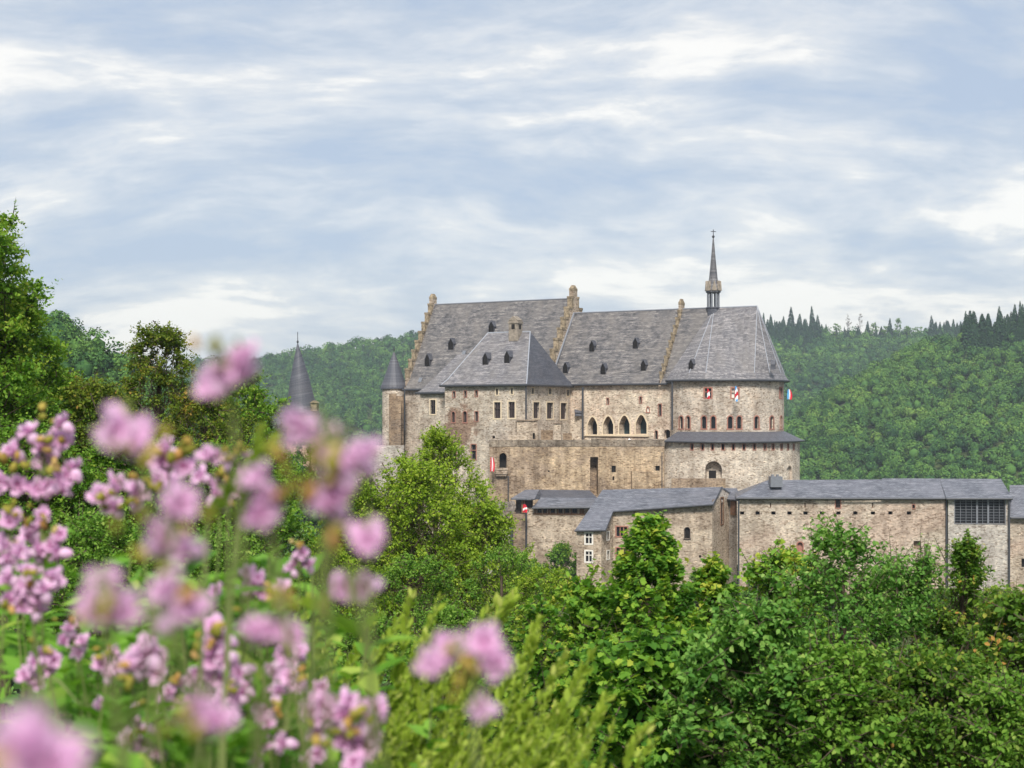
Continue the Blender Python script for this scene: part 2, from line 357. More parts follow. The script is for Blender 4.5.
def HT(x, y):
    x = np.asarray(x, float); y = np.asarray(y, float)
    b1 = np.interp(y, BY, BZ); b2 = np.interp(y, VY, VZ)
    wv = sstep(110, 190, np.abs(x-35)) * sstep(60, 140, y)
    z = b1*(1-wv) + b2*wv
    z = z + 0.20*np.clip(-x-2.5, 0, 40)*sstep(2, 12, y)*(1-sstep(90, 160, y))
    px = 512 + F*x/np.maximum(y, 1.0)
    for h in HILLS:
        e = np.interp(px, h['px'], h['py']); zc = (HZ-e)/F*h['D']
        u = np.clip((y-h['y0'])/(h['D']-h['y0']), 0, 1)
        bump = (np.sin(x*0.021+y*0.013)+np.sin(x*0.037-y*0.029+1.3))*2.2*u*(1-u)*3
        zl = h['zb'] + (zc-h['zb'])*np.where(u < 0.12, u*u/0.12*0.5+u*0.5, u) + bump - 0.22*np.clip(y-h['D'], 0, None)
        z = np.maximum(z, np.where(y > h['y0'], zl, -1e3))
    return z
def hz(x, y): return float(HT(x, y))
def build_terrain():
    ys = np.concatenate([np.linspace(-70,-6,9), np.linspace(-4,12,33), np.geomspace(12.6,420,110), np.linspace(424,1500,150), np.linspace(1520,2600,24)])
    ks = np.concatenate([np.linspace(-1.6,-0.55,16), np.linspace(-0.54,0.54,180), np.linspace(0.55,1.6,16)])
    X = ks[None,:]*(np.maximum(ys,0)[:,None]+75); Y = np.repeat(ys[:,None], len(ks), 1)
    Z = HT(X, Y)
    v = np.stack([X,Y,Z],2).reshape(-1,3); nk = len(ks)
    i = np.arange(len(ys)-1)[:,None]*nk+np.arange(nk-1)[None,:]; i = i.ravel()
    f = np.stack([i,i+1,i+nk+1,i+nk],1)
    me = bpy.data.meshes.new('terrain'); me.from_pydata(v.tolist(), [], f.tolist())
    me.polygons.foreach_set('use_smooth',[True]*len(f)); me.materials.append(M['ground'])
    o = bpy.data.objects.new('terrain', me); COL.objects.link(o); o['kind'] = 'structure'
build_terrain()
# ------------------------------------------------------------------ castle helpers
A = R(30); CA, SA = math.cos(A), math.sin(A)
FX, FY = 2.65, 290.0                      # nearest corner of the projecting wing
def FR(s, t): return (FX + s*CA + t*SA, FY - s*SA + t*CA)    # castle frame: s along the ridges, t towards the back
def s_at(px, t):
    k = (px-512)/F
    return (k*(FY+t*CA) - FX - t*SA)/(CA + k*SA)
class Flat:
    def __init__(self, P0, P1):
        self.p0 = Vector((*P0, 0)); d = Vector((*P1, 0))-self.p0; self.len = d.length; self.e = d.normalized()
        self.n = Vector((self.e.y, -self.e.x, 0)); self.s0, self.s1 = 0.0, self.len
    def __call__(self, s, z, d=0.0):
        p = self.p0 + self.e*s + self.n*d; return (p.x, p.y, z)
class Round:
    def __init__(self, c, r, a0, a1): self.c, self.r, self.s0, self.s1 = c, r, r*a0, r*a1
    def __call__(self, s, z, d=0.0):
        a = s/self.r; q = self.r+d; return (self.c[0]+q*math.sin(a), self.c[1]-q*math.cos(a), z)
def proj(p): return 512+F*p[0]/p[1], HZ-F*p[2]/p[1]
def s_of(fm, px, a=None, b=None):
    a = fm.s0 if a is None else a; b = fm.s1 if b is None else b
    for _ in range(50):
        m = (a+b)/2
        if proj(fm(m, 0))[0] < px: a = m
        else: b = m
    return (a+b)/2
def op(fm, cx, cy, w, h, kind='rect', mull=None, frame=None, dp=0.45, pane='glass', b=0.24, name='window', rng_=None):
    """an opening measured at its centre, as metres on the wall"""
    lo, hi = rng_ or (fm.s0, fm.s1)
    sa, sb = s_of(fm, cx-w/2, lo, hi), s_of(fm, cx+w/2, lo, hi)
    D = fm((sa+sb)/2, 0)[1]
    return dict(sa=sa, sb=sb, za=ZZ(cy+h/2, D), zb=ZZ(cy-h/2, D), kind=kind, mull=mull, frame=frame, dp=dp, pane=pane, b=b, name=name)
def outline(o):
    sa, sb, za, zb = o['sa'], o['sb'], o['za'], o['zb']; mid = (sa+sb)/2; hw = (sb-sa)/2
    if o['kind'] == 'rect': return [(sa,za),(sa,zb),(sb,zb),(sb,za)]
    rise = min(hw if o['kind'] == 'arch' else hw*1.5, (zb-za)*0.6); sp = zb-rise; pts = [(sa,za),(sa,sp)]
    for i in range(1, 10):
        u = i/10
        if o['kind'] == 'arch': pts.append((mid-hw*math.cos(math.pi*u), sp+rise*math.sin(math.pi*u)))
        else:
            q = 2*u if u <= 0.5 else 2*(1-u); x = hw*(1-math.sin(q*math.pi/2)*0.0-q) ; y = rise*math.sin(q*math.pi/2)**0.9
            pts.append((mid-x if u <= 0.5 else mid+x, sp+y))
    return pts+[(sb,sp),(sb,za)]
def panel(mb, fm, z0, z1, ops, extra=(), s0=None, s1=None):
    s0 = fm.s0 if s0 is None else s0; s1 = fm.s1 if s1 is None else s1
    ss = sorted({round(v, 4) for v in [s0, s1, *extra] + [q for o in ops for q in (o['sa'], o['sb'])] if s0-1e-6 <= v <= s1+1e-6})
    zs = sorted({round(v, 4) for v in [z0, z1] + [q for o in ops for q in (o['za'], o['zb'])]})
    idx = {}
    def vid(s, z):
        if (s, z) not in idx: idx[(s, z)] = len(mb.v); mb.v.append(fm(s, z, 0))
        return idx[(s, z)]
    for a, b in zip(ss, ss[1:]):
        for c, d in zip(zs, zs[1:]):
            m = ((a+b)/2, (c+d)/2)
            if any(o['sa'] < m[0] < o['sb'] and o['za'] < m[1] < o['zb'] for o in ops): continue
            mb.f.append([vid(a,c), vid(b,c), vid(b,d), vid(a,d)]); mb.m.append(0)
    for o in ops:
        ol = outline(o); n = len(ol)
        if o['kind'] != 'rect':
            h = n//2
            for i in range(1, h): mb.poly([fm(o['sa'],o['zb']), fm(*ol[i]), fm(*ol[i+1])][::-1])
            for i in range(h, n-2): mb.poly([fm(o['sb'],o['zb']), fm(*ol[i]), fm(*ol[i+1])][::-1])
        for i in range(n):
            p, q = ol[i], ol[(i+1) % n]
            mb.poly([fm(*p, 0), fm(*q, 0), fm(*q, -o['dp']), fm(*p, -o['dp'])])
def windows(fm, ops, parent):
    for o in ops:
        ol = outline(o); pm = MB(); pm.poly([fm(s, z, -o['dp']+0.02) for s, z in ol][::-1])
        # sides of the niche behind the pane are the wall's; a frame, if any, carries the pane
        if not o['frame']:
            link(pm, o['name'], M[o['pane']], parent); continue
        fb = MB(); b = o['b']; n = len(ol); cs = (o['sa']+o['sb'])/2; out = []
        for i, (s, z) in enumerate(ol):
            if o['kind'] == 'rect' or i in (0, n-1): ds = -1 if s < cs else 1; dz = (-1 if i in (0, n-1) else 1) if o['kind'] == 'rect' else 0; out.append((s+ds*b, z+dz*b))
            else:
                p, q = ol[i-1], ol[i+1]; tx, tz = q[0]-p[0], q[1]-p[1]; l = math.hypot(tx, tz) or 1
                out.append((s-tz/l*b, z+tx/l*b))
        rngi = range(n) if o['kind'] == 'rect' else range(n-1)
        for i in rngi:
            j = (i+1) % n; pr = 0.07
            fb.poly([fm(*ol[i],pr), fm(*ol[j],pr), fm(*out[j],pr), fm(*out[i],pr)][::-1])
            fb.poly([fm(*out[i],pr), fm(*out[j],pr), fm(*out[j],-.02), fm(*out[i],-.02)])
            fb.poly([fm(*ol[i],pr), fm(*ol[j],pr), fm(*ol[j],-.14), fm(*ol[i],-.14)])
        if o['kind'] != 'rect':
            sill(fb, fm, o['sa']-b-.1, o['sb']+b+.1, o['za']-.22, o['za']-.005, .12)
        mu = o['mull']; d0, d1 = -0.22, -0.06; bw = 0.075
        bm0 = len(fb.f)
        def bar(a, b2, c, d): sill(fb, fm, a, b2, c, d, d1, d0)
        if mu in ('cross', 'vert'): bar(cs-bw, cs+bw, o['za'], o['zb'] if o['kind'] == 'rect' else o['zb']-.1)
        if mu in ('cross', 'horiz'):
            zc = o['za']+(o['zb']-o['za'])*0.62; bar(o['sa'], cs-bw-.003 if mu == 'cross' else o['sb'], zc-bw, zc+bw)
            if mu == 'cross': bar(cs+bw+.003, o['sb'], zc-bw, zc+bw)
        if mu == 'two':
            w3 = (o['sb']-o['sa'])/3
            for k in (1, 2): bar(o['sa']+w3*k-bw, o['sa']+w3*k+bw, o['za'], o['zb'])
        if mu == 'grid':
            nx = 9
            for k in range(1, nx): q = o['sa']+(o['sb']-o['sa'])*k/nx; e = 0.16 if k in (4, 6) else 0.035; bar(q-e, q+e, o['za'], o['zb'])
            for k in range(1, 9): q = o['za']+(o['zb']-o['za'])*k/9; sill(fb, fm, o['sa'], o['sb'], q-.035, q+.035, -.25, -.3)
        for q in range(bm0, len(fb.m)): fb.m[q] = 1
        wn = link(fb, o['name'], [M[o['frame']], M[o['frame'] if o['frame'] in ('white_stone', 'redstone', 'steel') else 'dark_timber']], parent)
        link(pm, 'pane', M[o['pane']], wn)
def sill(mb, fm, s0, s1, z0, z1, d1, d0=-0.02):
    p = [fm(s0,z0,d0), fm(s1,z0,d0), fm(s1,z0,d1), fm(s0,z0,d1), fm(s0,z1,d0), fm(s1,z1,d0), fm(s1,z1,d1), fm(s0,z1,d1)]
    mb.add(p, [(0,1,2,3),(4,7,6,5),(0,4,5,1),(1,5,6,2),(2,6,7,3),(3,7,4,0)])
def roofpart(faces, mat, parent, name='roof', thick=0.28):
    mb = MB()
    for f in faces: mb.poly(f)
    o = link(mb, name, mat, parent)
    bm = bmesh.new(); bm.from_mesh(o.data); bmesh.ops.remove_doubles(bm, verts=bm.verts, dist=0.01)
    bmesh.ops.recalc_face_normals(bm, faces=bm.faces)
    if sum(f.normal.z for f in bm.faces) < 0: bmesh.ops.reverse_faces(bm, faces=bm.faces)
    bm.to_mesh(o.data); bm.free()
    while o.data.uv_layers: o.data.uv_layers.remove(o.data.uv_layers[0])
    uv_metres(o.data)
    if thick:
        md = o.modifiers.new('thickness', 'SOLIDIFY'); md.thickness = thick; md.offset = -1
    return o
def ray_plane(px, py, p0, n):
    d = Vector(((px-512)/F, 1, (HZ-py)/F)); return d*(Vector(p0).dot(n)/d.dot(n))
def lerp3(a, b, u): return tuple(a[i]+(b[i]-a[i])*u for i in range(3))
def dormer(parent, px, py, w, h, p0, p1, p2, out, smooth=False):
    """small gabled roof vent; (px,py) is the foot of its opening on the roof plane p0 p1 p2, out points down the slope"""
    n = (Vector(p1)-Vector(p0)).cross(Vector(p2)-Vector(p0)).normalized()
    c = ray_plane(px, py, p0, n); o = Vector((*out, 0)).normalized(); sd = Vector((-o.y, o.x, 0))
    mpp = c.y/F; hw = w*mpp/2; hh = h*mpp
    if n.z < 0: n = -n
    run = hh*n.z/max(math.hypot(n.x, n.y), .1)+0.25        # how far back until the ridge meets the slope
    f = c + o*0.2 + Vector((0,0,-.05))
    a, b, e, g, k = f-sd*hw, f+sd*hw, f+sd*hw+Vector((0,0,hh*.5)), f-sd*hw+Vector((0,0,hh*.5)), f+Vector((0,0,hh))
    B = -o*run
    mb = MB()
    sb = sd*(hw*.28); up = Vector((0,0,.12))
    mb.poly([k+up, g-sb, g-sb+B, k+up+B]); mb.poly([k+up, k+up+B, e+sb+B, e+sb]); mb.poly([g, a, a+B, g+B]); mb.poly([e, e+B, b+B, b])
    mb.poly([k+up, k, g, g-sb]); mb.poly([k, k+up, e+sb, e])
    dm = link(mb, 'dormer', M['slate_dark'], parent)
    q = MB(); i = -o*.12; q.poly([a+i, b+i, e+i, k+i, g+i]); link(q, 'opening', M['void'], dm)
def pipe(parent, px, D, y0, y1, rad=0.17, name='drainpipe'):
    mb = MB(); x = (px-512)/F*D; mb.tube([(x,D,ZZ(y0,D)), (x,D,ZZ(y1,D))], rad, 8); return link(mb, name, M['gutter'], parent)
def gutter(parent, pts, rad=0.24):
    mb = MB(); mb.tube(pts, rad, 8); return link(mb, 'gutter', M['gutter'], parent)
ZB = -34.0     # foot of the castle walls, in the hill

# ------------------------------------------------------------------ west hall with the great roof and two crow-stepped gables
def stepped_gable(parent, s, t0, t1, ze, zr, zpin, thick=0.9, steps=8, zbot=-5, extra_drop=0.0):
    """a slab across the roof at frame position s, stepped on both slopes; copings are a part of their own"""
    tm = (t0+t1)/2; mb = MB(); cp = MB()
    def pt(t, z, e): x, y = FR(s+e, t); return (x, y, z)
    prof = [(t0, zbot)]; caps = []
    dz = (zr-ze)/steps; dt = (tm-t0)/steps
    for i in range(steps):
        t = t0+dt*i; z = ze+dz*(i+1)+0.35
        prof += [(t, z if i == 0 else prof[-1][1]), (t, z)] if i else [(t, z)]
        caps.append((t, min(t+dt, tm-.9), z))
    prof += [(tm-.95, prof[-1][1]), (tm-.95, zpin)]
    half = [p for i, p in enumerate(prof) if i == 0 or p != prof[i-1]]
    full = half + [(2*tm-t, z) for t, z in half[::-1]]
    n = len(full)
    mb.add([pt(t,z,-thick/2) for t,z in full]+[pt(t,z,thick/2) for t,z in full],
           [list(range(n)), list(range(n,2*n))[::-1]]+[(i,n+i,n+(i+1)%n,(i+1)%n) for i in range(n)])
    o = link(mb, 'stepped_gable', M['ruin'] if False else M['gate'], parent, recalc=True)
    def capbox(ta, tb, z, h=.5, o_=.14):
        q = []
        for zz in (z+.003, z+h):
            for (t, e) in ((ta-o_,-thick/2-o_),(tb,-thick/2-o_),(tb,thick/2+o_),(ta-o_,thick/2+o_)): q.append(pt(t,zz,e))
        cp.add(q, [(0,1,2,3),(4,7,6,5),(0,4,5,1),(1,5,6,2),(2,6,7,3),(3,7,4,0)])
        cp_front(ta, z)
    def cp_front(ta, z):   # dressed quoin on the riser of the step
        q = []
        for zz in (z-dz+.5, z):
            for (t, e) in ((ta-.06,-thick/2-.06),(ta+.5,-thick/2-.06),(ta+.5,thick/2+.06),(ta-.06,thick/2+.06)): q.append(pt(t,zz,e))
        cp.add(q, [(0,1,2,3),(4,7,6,5),(0,4,5,1),(1,5,6,2),(2,6,7,3),(3,7,4,0)])
    for ta, tb, z in caps:
        capbox(ta, tb, z)
        q0 = len(cp.v); capbox(ta, tb, z)
        for i in range(q0, len(cp.v)):       # mirror for the back slope
            x, y, zz = cp.v[i]; dx, dy = x-FX, y-FY; ss = dx*CA-dy*SA; tt = 2*tm-(dx*SA+dy*CA); X, Y = FR(ss, tt); cp.v[i] = (X, Y, zz)
    q = [pt(t, z, e) for z in (zpin+.003, zpin+.6) for t, e in ((tm-.98,-thick/2-.04),(tm+.98,-thick/2-.04),(tm+.98,thick/2+.04),(tm-.98,thick/2+.04))]
    cp.add(q, [(0,1,2,3),(4,7,6,5),(0,4,5,1),(1,5,6,2),(2,6,7,3),(3,7,4,0)])
    cq = [pt(t, z, e) for z, w_ in ((zpin+.603, .9), (zpin+1.3, .5)) for t, e in ((tm-w_,-thick/2*w_),(tm+w_,-thick/2*w_),(tm+w_,thick/2*w_),(tm-w_,thick/2*w_))]
    cp.add(cq, [(0,1,2,3),(4,7,6,5),(0,4,5,1),(1,5,6,2),(2,6,7,3),(3,7,4,0)])
    link(cp, 'coping', M['coping'], o, recalc=True)
    return o

T0, TM, T1 = 20.0, 32.0, 44.0
HALL_S0, HALL_S1 = -43.3, -5.6
hall = thing('palace_hall', 'long castle hall with the tallest slate roof between two crow-stepped gables', 'castle building', (*FR(-24, 20), -30))
wl = MB()
f1 = Flat(FR(HALL_S0, T0), FR(HALL_S1, T0)); panel(wl, f1, ZB, 5.2, [])
for a, b in ((FR(HALL_S1,T0),FR(HALL_S1,T1)), (FR(HALL_S1,T1),FR(HALL_S0,T1)), (FR(HALL_S0,T1),FR(HALL_S0,T0))): panel(wl, Flat(a,b), ZB, 5.2, [])
link(wl, 'wall', M['wing'], hall)
ZE1, ZR1 = 5.0, 25.1
def slope(sa, sb, t0, tm, ze, zr, over=0.7, kick=1.4):
    """front slope with a slight kick at the eaves"""
    k = (zr-ze)/(tm-t0); tk = t0+kick
    return [[(*FR(sa,t0-over),ze-.25),(*FR(sb,t0-over),ze-.25),(*FR(sb,tk),ze+kick*k*.86),(*FR(sa,tk),ze+kick*k*.86)],
            [(*FR(sa,tk),ze+kick*k*.86),(*FR(sb,tk),ze+kick*k*.86),(*FR(sb,tm),zr),(*FR(sa,tm),zr)]]
def back(sa, sb, t1, tm, ze, zr): return [[(*FR(sb,t1+.7),ze-.25),(*FR(sa,t1+.7),ze-.25),(*FR(sa,tm),zr),(*FR(sb,tm),zr)]]
roofpart(slope(HALL_S0+.4, HALL_S1-.4, T0, TM, ZE1, ZR1)+back(HALL_S0+.4, HALL_S1-.4, T1, TM, ZE1, ZR1), M['slate'], hall)
mb = MB(); mb.tube([(*FR(HALL_S0+.5,TM),ZR1+.05),(*FR(HALL_S1-.5,TM),ZR1+.05)], .16, 6); link(mb, 'ridge_cap', M['lead'], hall)
stepped_gable(hall, HALL_S0, T0+.9, T1-.9, ZE1+1.6, ZR1-.6, ZR1+1.3)
stepped_gable(hall, HALL_S1, T0-1.2, T1+1.2, ZE1+.4, ZR1-.4, ZR1+1.7, thick=1.1)
gutter(hall, [(*FR(HALL_S0,T0-.75),ZE1-.35),(*FR(HALL_S1,T0-.75),ZE1-.35)])
hp = [(*FR(HALL_S0,T0),ZE1),(*FR(HALL_S1,T0),ZE1),(*FR(HALL_S0,TM),ZR1)]; OUT = (-SA, -CA)
for px, py, w_, h_ in ((427.5,365.5,6,12),(451,349,6,11),(491.5,332,6,11)): dormer(hall, px, py, w_, h_, *hp, OUT)
for px, py in ((420.5,380),(464,353)):
    mb = MB()
    n = (Vector(hp[1])-Vector(hp[0])).cross(Vector(hp[2])-Vector(hp[0])).normalized(); n = n if n.z > 0 else -n
    c = ray_plane(px, py, hp[0], n); u_ = Vector((CA,-SA,0)); v_ = n.cross(u_)
    q = [c+u_*a+v_*b+n*h for h in (.02,.14) for a,b in ((-.45,-.6),(.45,-.6),(.45,.6),(-.45,.6))]
    mb.add(q, [(0,3,2,1),(4,5,6,7),(0,1,5,4),(1,2,6,5),(2,3,7,6),(3,0,4,7)])
    link(mb, 'skylight', M['steel'], hall)
# ------------------------------------------------------------------ corner turret with cone
tc_ = XY(394, 331); tu = thing('corner_turret', 'round stone turret with a grey cone roof at the far corner of the tallest hall', 'turret', (*tc_, -30))
mb = MB(); mb.lathe(*tc_, [(2.75,ZB),(2.75,ZZ(388,331))], 24); link(mb, 'wall', M['wing'], tu, recalc=True, rnd=(tc_, 2.75))
mb = MB(); mb.lathe(*tc_, [(3.15,ZZ(389,331)),(3.1,ZZ(387,331)),(2.55,ZZ(381,331)),(1.75,ZZ(371,331)),(.95,ZZ(361,331)),(.12,ZZ(352,331))], 24); link(mb, 'cone_roof', M['slate_dark'], tu, recalc=True)
mb = MB(); z = ZZ(352,331); mb.lathe(*tc_, [(.1,z-.2),(.08,z+.3),(.22,z+.5),(.08,z+.7),(.05,z+1.3)], 8); link(mb, 'finial', M['iron'], tu, recalc=True)
bt = thing('ruined_buttress', 'rough brown broken wall stump leaning on the round corner turret', 'wall', (*XY(397,325), -30))
mb = MB()
for px0, px1, top, D0, D1 in ((389,396.5,393.5,324,330),(396.4,403.5,396,325,331),(391,401,399,322.6,325)):
    mb.prism([XY(px0,D0),XY(px1,D0),XY(px1,D1),XY(px0,D1)], ZB, ZZ(top,D0))
link(mb, 'masonry', M['ruin'], bt)
pipe(tu, 404.6, 326, 390, 430)

# ------------------------------------------------------------------ projecting wing with hipped roof
wing = thing('castle_wing', 'square castle wing with a steep hipped slate roof, chimney and rows of cream-framed windows', 'castle building', (*FR(-10, 8), -30))
S0 = -19.4; fw = Flat(FR(S0,0), FR(0,0)); fr = Flat(FR(0,0), FR(0,20))
redw = dict(frame='redstone', pane='red_leaded', b=.13)
ow = [op(fw,454,394.5,2.4,6,**redw), op(fw,465.4,394,2.4,6,**redw), op(fw,476.5,393.6,2.4,6,**redw),
      op(fw,497,391.7,2.2,6,frame='cream',b=.22), op(fw,511.8,391.2,2.2,6,frame='cream',b=.22),
      op(fw,497.4,410.2,6.2,16,mull='cross',frame='cream',b=.3,pane='red_leaded'), op(fw,511.7,409.8,6.2,16,mull='cross',frame='cream',b=.3,pane='red_leaded'),
      op(fw,453.4,417,3.2,10.5,kind='arch',**redw), op(fw,465,416.8,3.6,11,kind='arch',**redw), op(fw,476.5,416.3,3.2,9.5,**redw),
      op(fw,454,452.5,4.6,14.5,frame='redstone',b=.16,mull='horiz'), op(fw,473.6,452,4.8,15,frame='redstone',b=.16,mull='horiz'), op(fw,493.6,437,3,2.8,kind='arch',pane='void',name='embrasure')]
orr = [op(fr,532.5,391,2.2,6,frame='cream',b=.22), op(fr,550,391.4,2.4,6.2,frame='cream',b=.22), op(fr,568,392.8,2.4,6,frame='cream',b=.22),
       op(fr,536.3,410.2,6.0,16,mull='cross',frame='cream',b=.3,pane='red_leaded'), op(fr,549.9,410.6,6.2,16,mull='cross',frame='cream',b=.3,pane='red_leaded'), op(fr,563.6,411,6.0,16,mull='cross',frame='cream',b=.3,pane='red_leaded'),
       op(fr,577.6,429,3,3,kind='arch',pane='void',name='embrasure')] if False else [op(fr,532.5,391,2.2,6,frame='cream',b=.22), op(fr,550,391.4,2.4,6.2,frame='cream',b=.22), op(fr,568,392.8,2.4,6,frame='cream',b=.22),
       op(fr,536.3,410.2,6.0,16,mull='cross',frame='cream',b=.3,pane='red_leaded'), op(fr,549.9,410.6,6.2,16,mull='cross',frame='cream',b=.3,pane='red_leaded'), op(fr,563.6,411,6.0,16,mull='cross',frame='cream',b=.3,pane='red_leaded')]
mb = MB(); panel(mb, fw, ZB, 5.2, ow); panel(mb, fr, ZB, 5.2, orr); panel(mb, Flat(FR(0,20),FR(S0,20)), ZB, 5.2, []); panel(mb, Flat(FR(S0,20),FR(S0,0)), ZB, 5.2, [])
link(mb, 'wall', M['wing_worn'], wing); windows(fw, ow, wing); windows(fr, orr, wing)
def hip(sa, sb, t0, t1, ze, zr, ia, ib, o=.75, kick=1.6, drop=.45):
    """hipped roof with bell-cast eaves: ring of eaves, ring of kicks, ridge"""
    tm = (t0+t1)/2; E = [FR(sa-o,t0-o),FR(sb+o,t0-o),FR(sb+o,t1+o),FR(sa-o,t1+o)]; rid = [FR(sa+ia,tm),FR(sb-ib,tm)]
    q = [(*p, ze-.2) for p in E]; ridz = [(*p, zr) for p in rid]
    k = .16; K = [lerp3(q[0],ridz[0],k),lerp3(q[1],ridz[1],k),lerp3(q[2],ridz[1],k),lerp3(q[3],ridz[0],k)]
    K = [(x,y,z-drop) for x,y,z in K]
    fs = [[q[i],q[(i+1)%4],K[(i+1)%4],K[i]] for i in range(4)]
    fs += [[K[0],K[1],ridz[1],ridz[0]],[K[1],K[2],ridz[1]],[K[2],K[3],ridz[0],ridz[1]],[K[3],K[0],ridz[0]]]
    return fs, q, K, ridz
fs, wq, wk, wr = hip(S0, 0, 0, 20, 5.3, 16.6, 4.6, 4.4)
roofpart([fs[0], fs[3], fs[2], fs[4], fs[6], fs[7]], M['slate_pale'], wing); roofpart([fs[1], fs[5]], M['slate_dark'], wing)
gutter(wing, [wq[3], wq[0], wq[1], wq[2]], .26)
mb = MB()
for a, b, c in ((wq[0],wk[0],wr[0]),(wq[1],wk[1],wr[1])): mb.tube([a,b,c], .12, 6)
mb.tube([wr[0],wr[1]], .14, 6); link(mb, 'ridge_cap', M['flashing'], wing)
wp = [wk[0], wk[1], wr[0]]
for px, py in ((485.5,364.5),(507.2,362.8)): dormer(wing, px, py, 6.2, 12, *wp, OUT)
ch = MB(); cx, cy = FR(s_at(515.5,9),9); u = (CA,-SA); v = (SA,CA)
def rbox(mb, cx, cy, hs, ht, z0, z1, mi=0): mb.prism([(cx+u[0]*a*hs+v[0]*b*ht, cy+u[1]*a*hs+v[1]*b*ht) for a,b in ((-1,-1),(1,-1),(1,1),(-1,1))], z0, z1, mi)
rbox(ch, cx, cy, 1.1, 1.0, 14.6, 19.0); rbox(ch, cx, cy, 1.25, 1.15, 18.3, 18.7)
ch.add([(cx+u[0]*a*1.15+v[0]*b*1.05, cy+u[1]*a*1.15+v[1]*b*1.05, 19.003) for a,b in ((-1,-1),(1,-1),(1,1),(-1,1))]+[(cx-v[0]*1.05,cy-v[1]*1.05,19.9),(cx+v[0]*1.05,cy+v[1]*1.05,19.9)], [(0,1,4),(1,2,5,4),(2,3,5),(3,0,4,5)])
co_ = link(ch, 'chimney', M['gablet'], wing)
mb = MB(); c0 = (cx-v[0]*1.02+u[0]*.0, cy-v[1]*1.02); mb.poly([(c0[0]+u[0]*a, c0[1]+u[1]*a, z) for a, z in ((-.4,17.1),(.4,17.1),(.4,18.1),(-.4,18.1))]); link(mb, 'flue_opening', M['void'], co_)
mb = MB(); c0 = (cx+u[0]*1.12, cy+u[1]*1.12); mb.poly([(c0[0]+v[0]*a, c0[1]+v[1]*a, z) for a, z in ((-.4,17.1),(.4,17.1),(.4,18.1),(-.4,18.1))]); link(mb, 'flue_opening', M['void'], co_)
pipe(wing, 526.0, 289.5, 386, 419)
pipe(wing, 574.4, 308.5, 386, 440, .2)

# ------------------------------------------------------------------ low annex on the wing's far side
ann = thing('castle_annex', 'narrow castle annex with a low curved hip roof beside the square wing', 'castle building', (*FR(-27, 8), -30))
sa_ = s_at(420.3, 3.0); fa = Flat(FR(sa_,3.0), FR(S0-.01,3.0))
oa = [op(fa,433,407,5,14,mull='cross',frame='cream',b=.28), op(fa,432.7,433,4.8,15,mull='cross',frame='cream',b=.14), op(fa,432.4,459,4.4,15,mull='cross',frame='cream',b=.12)]
mb = MB(); panel(mb, fa, ZB, 3.8, oa); panel(mb, Flat(FR(S0-.01,20),FR(sa_,20)), ZB, 3.8, []); panel(mb, Flat(FR(sa_,20),FR(sa_,3)), ZB, 3.8, [])
link(mb, 'wall', M['wing'], ann); windows(fa, oa, ann)
fs, q, K, rd = hip(sa_, S0+3, 3.0, 20.0, 3.85, 12.2, 4.2, 0.1, o=.7)
roofpart(fs, M['slate_pale'], ann); gutter(ann, [q[3], q[0], lerp3(q[0], q[1], .72)], .24)

# ------------------------------------------------------------------ second hall, towards the chapel
H2S0, H2S1 = HALL_S1+.48, 21.2; ZE2, ZR2 = 5.75, 21.7
hall2 = thing('arcaded_hall', 'castle hall with four pointed cream arches below a weathered slate roof', 'castle building', (*FR(10, 20), -30))
fh = Flat(FR(-1.0,T0), FR(27.0,T0))
arch = dict(kind='pointed', frame='cream', b=.34, dp=2.5)
oh = [op(fh,607.8,401.3,1.9,6,**redw), op(fh,640.6,400,2.0,6.2,**redw), op(fh,660,410,3,11.5,**redw), op(fh,648,409.5,2.2,5,kind='pointed',frame='redstone',b=.18,pane='white_stone',dp=.25,name='niche'),
      op(fh,592.5,425.8,9.5,17.5,pane='glass',**arch), op(fh,608.3,425.2,10,18,pane='glass',**arch), op(fh,624.5,424.8,10.4,18.6,pane='glass_teal',**arch), op(fh,641.3,424.4,10.8,19,pane='glass_teal',**arch),
      op(fh,656.3,437.5,2.8,14,kind='arch',frame='redstone',b=.1,pane='void',name='door'), op(fh,667.2,434,6.4,9,kind='arch',pane='void',name='embrasure',dp=1.2)]
mb = MB(); panel(mb, fh, ZB, 5.7, oh)
for a, b in ((FR(27,T0),FR(27,T1)), (FR(27,T1),FR(-1,T1)), (FR(-1,T1),FR(-1,T0))): panel(mb, Flat(a,b), ZB, 5.7, [])
link(mb, 'wall', M['palas'], hall2); windows(fh, oh, hall2)
mb = MB(); o_ = op(fh, 617, 435.6, 64, 1.4); sill(mb, fh, o_['sa'], o_['sb'], o_['za'], o_['zb'], .35); link(mb, 'sill_course', M['cream'], hall2)
sl = slope(H2S0, H2S1-.3, T0, TM-1, ZE2, ZR2)+back(H2S0, H2S1-.3, T1-2, TM-1, ZE2, ZR2)
sl += slope(H2S1+.3, 29.0, T0, TM-1, ZE2+.1, ZR2)+back(H2S1+.3, 29.0, T1-2, TM-1, ZE2+.1, ZR2)
roofpart(sl, M['slate'], hall2)
mb = MB(); mb.tube([(*FR(H2S0,TM-1),ZR2+.05),(*FR(29,TM-1),ZR2+.05)], .16, 6); mb.tube([(*FR(H2S0+.2,T0-.5),ZE2+.1),(*FR(H2S0+.2,TM-1),ZR2+.1)], .22, 6); link(mb, 'ridge_cap', M['lead'], hall2)
stepped_gable(hall2, H2S1, T0+.3, T1-2.3, ZE2-.2, ZR2-1.0, ZR2+.9, thick=.6, steps=9, zbot=5)
gutter(hall2, [(*FR(-1.0,T0-.75),ZE2-.35),(*FR(23.0,T0-.75),ZE2-.35)])
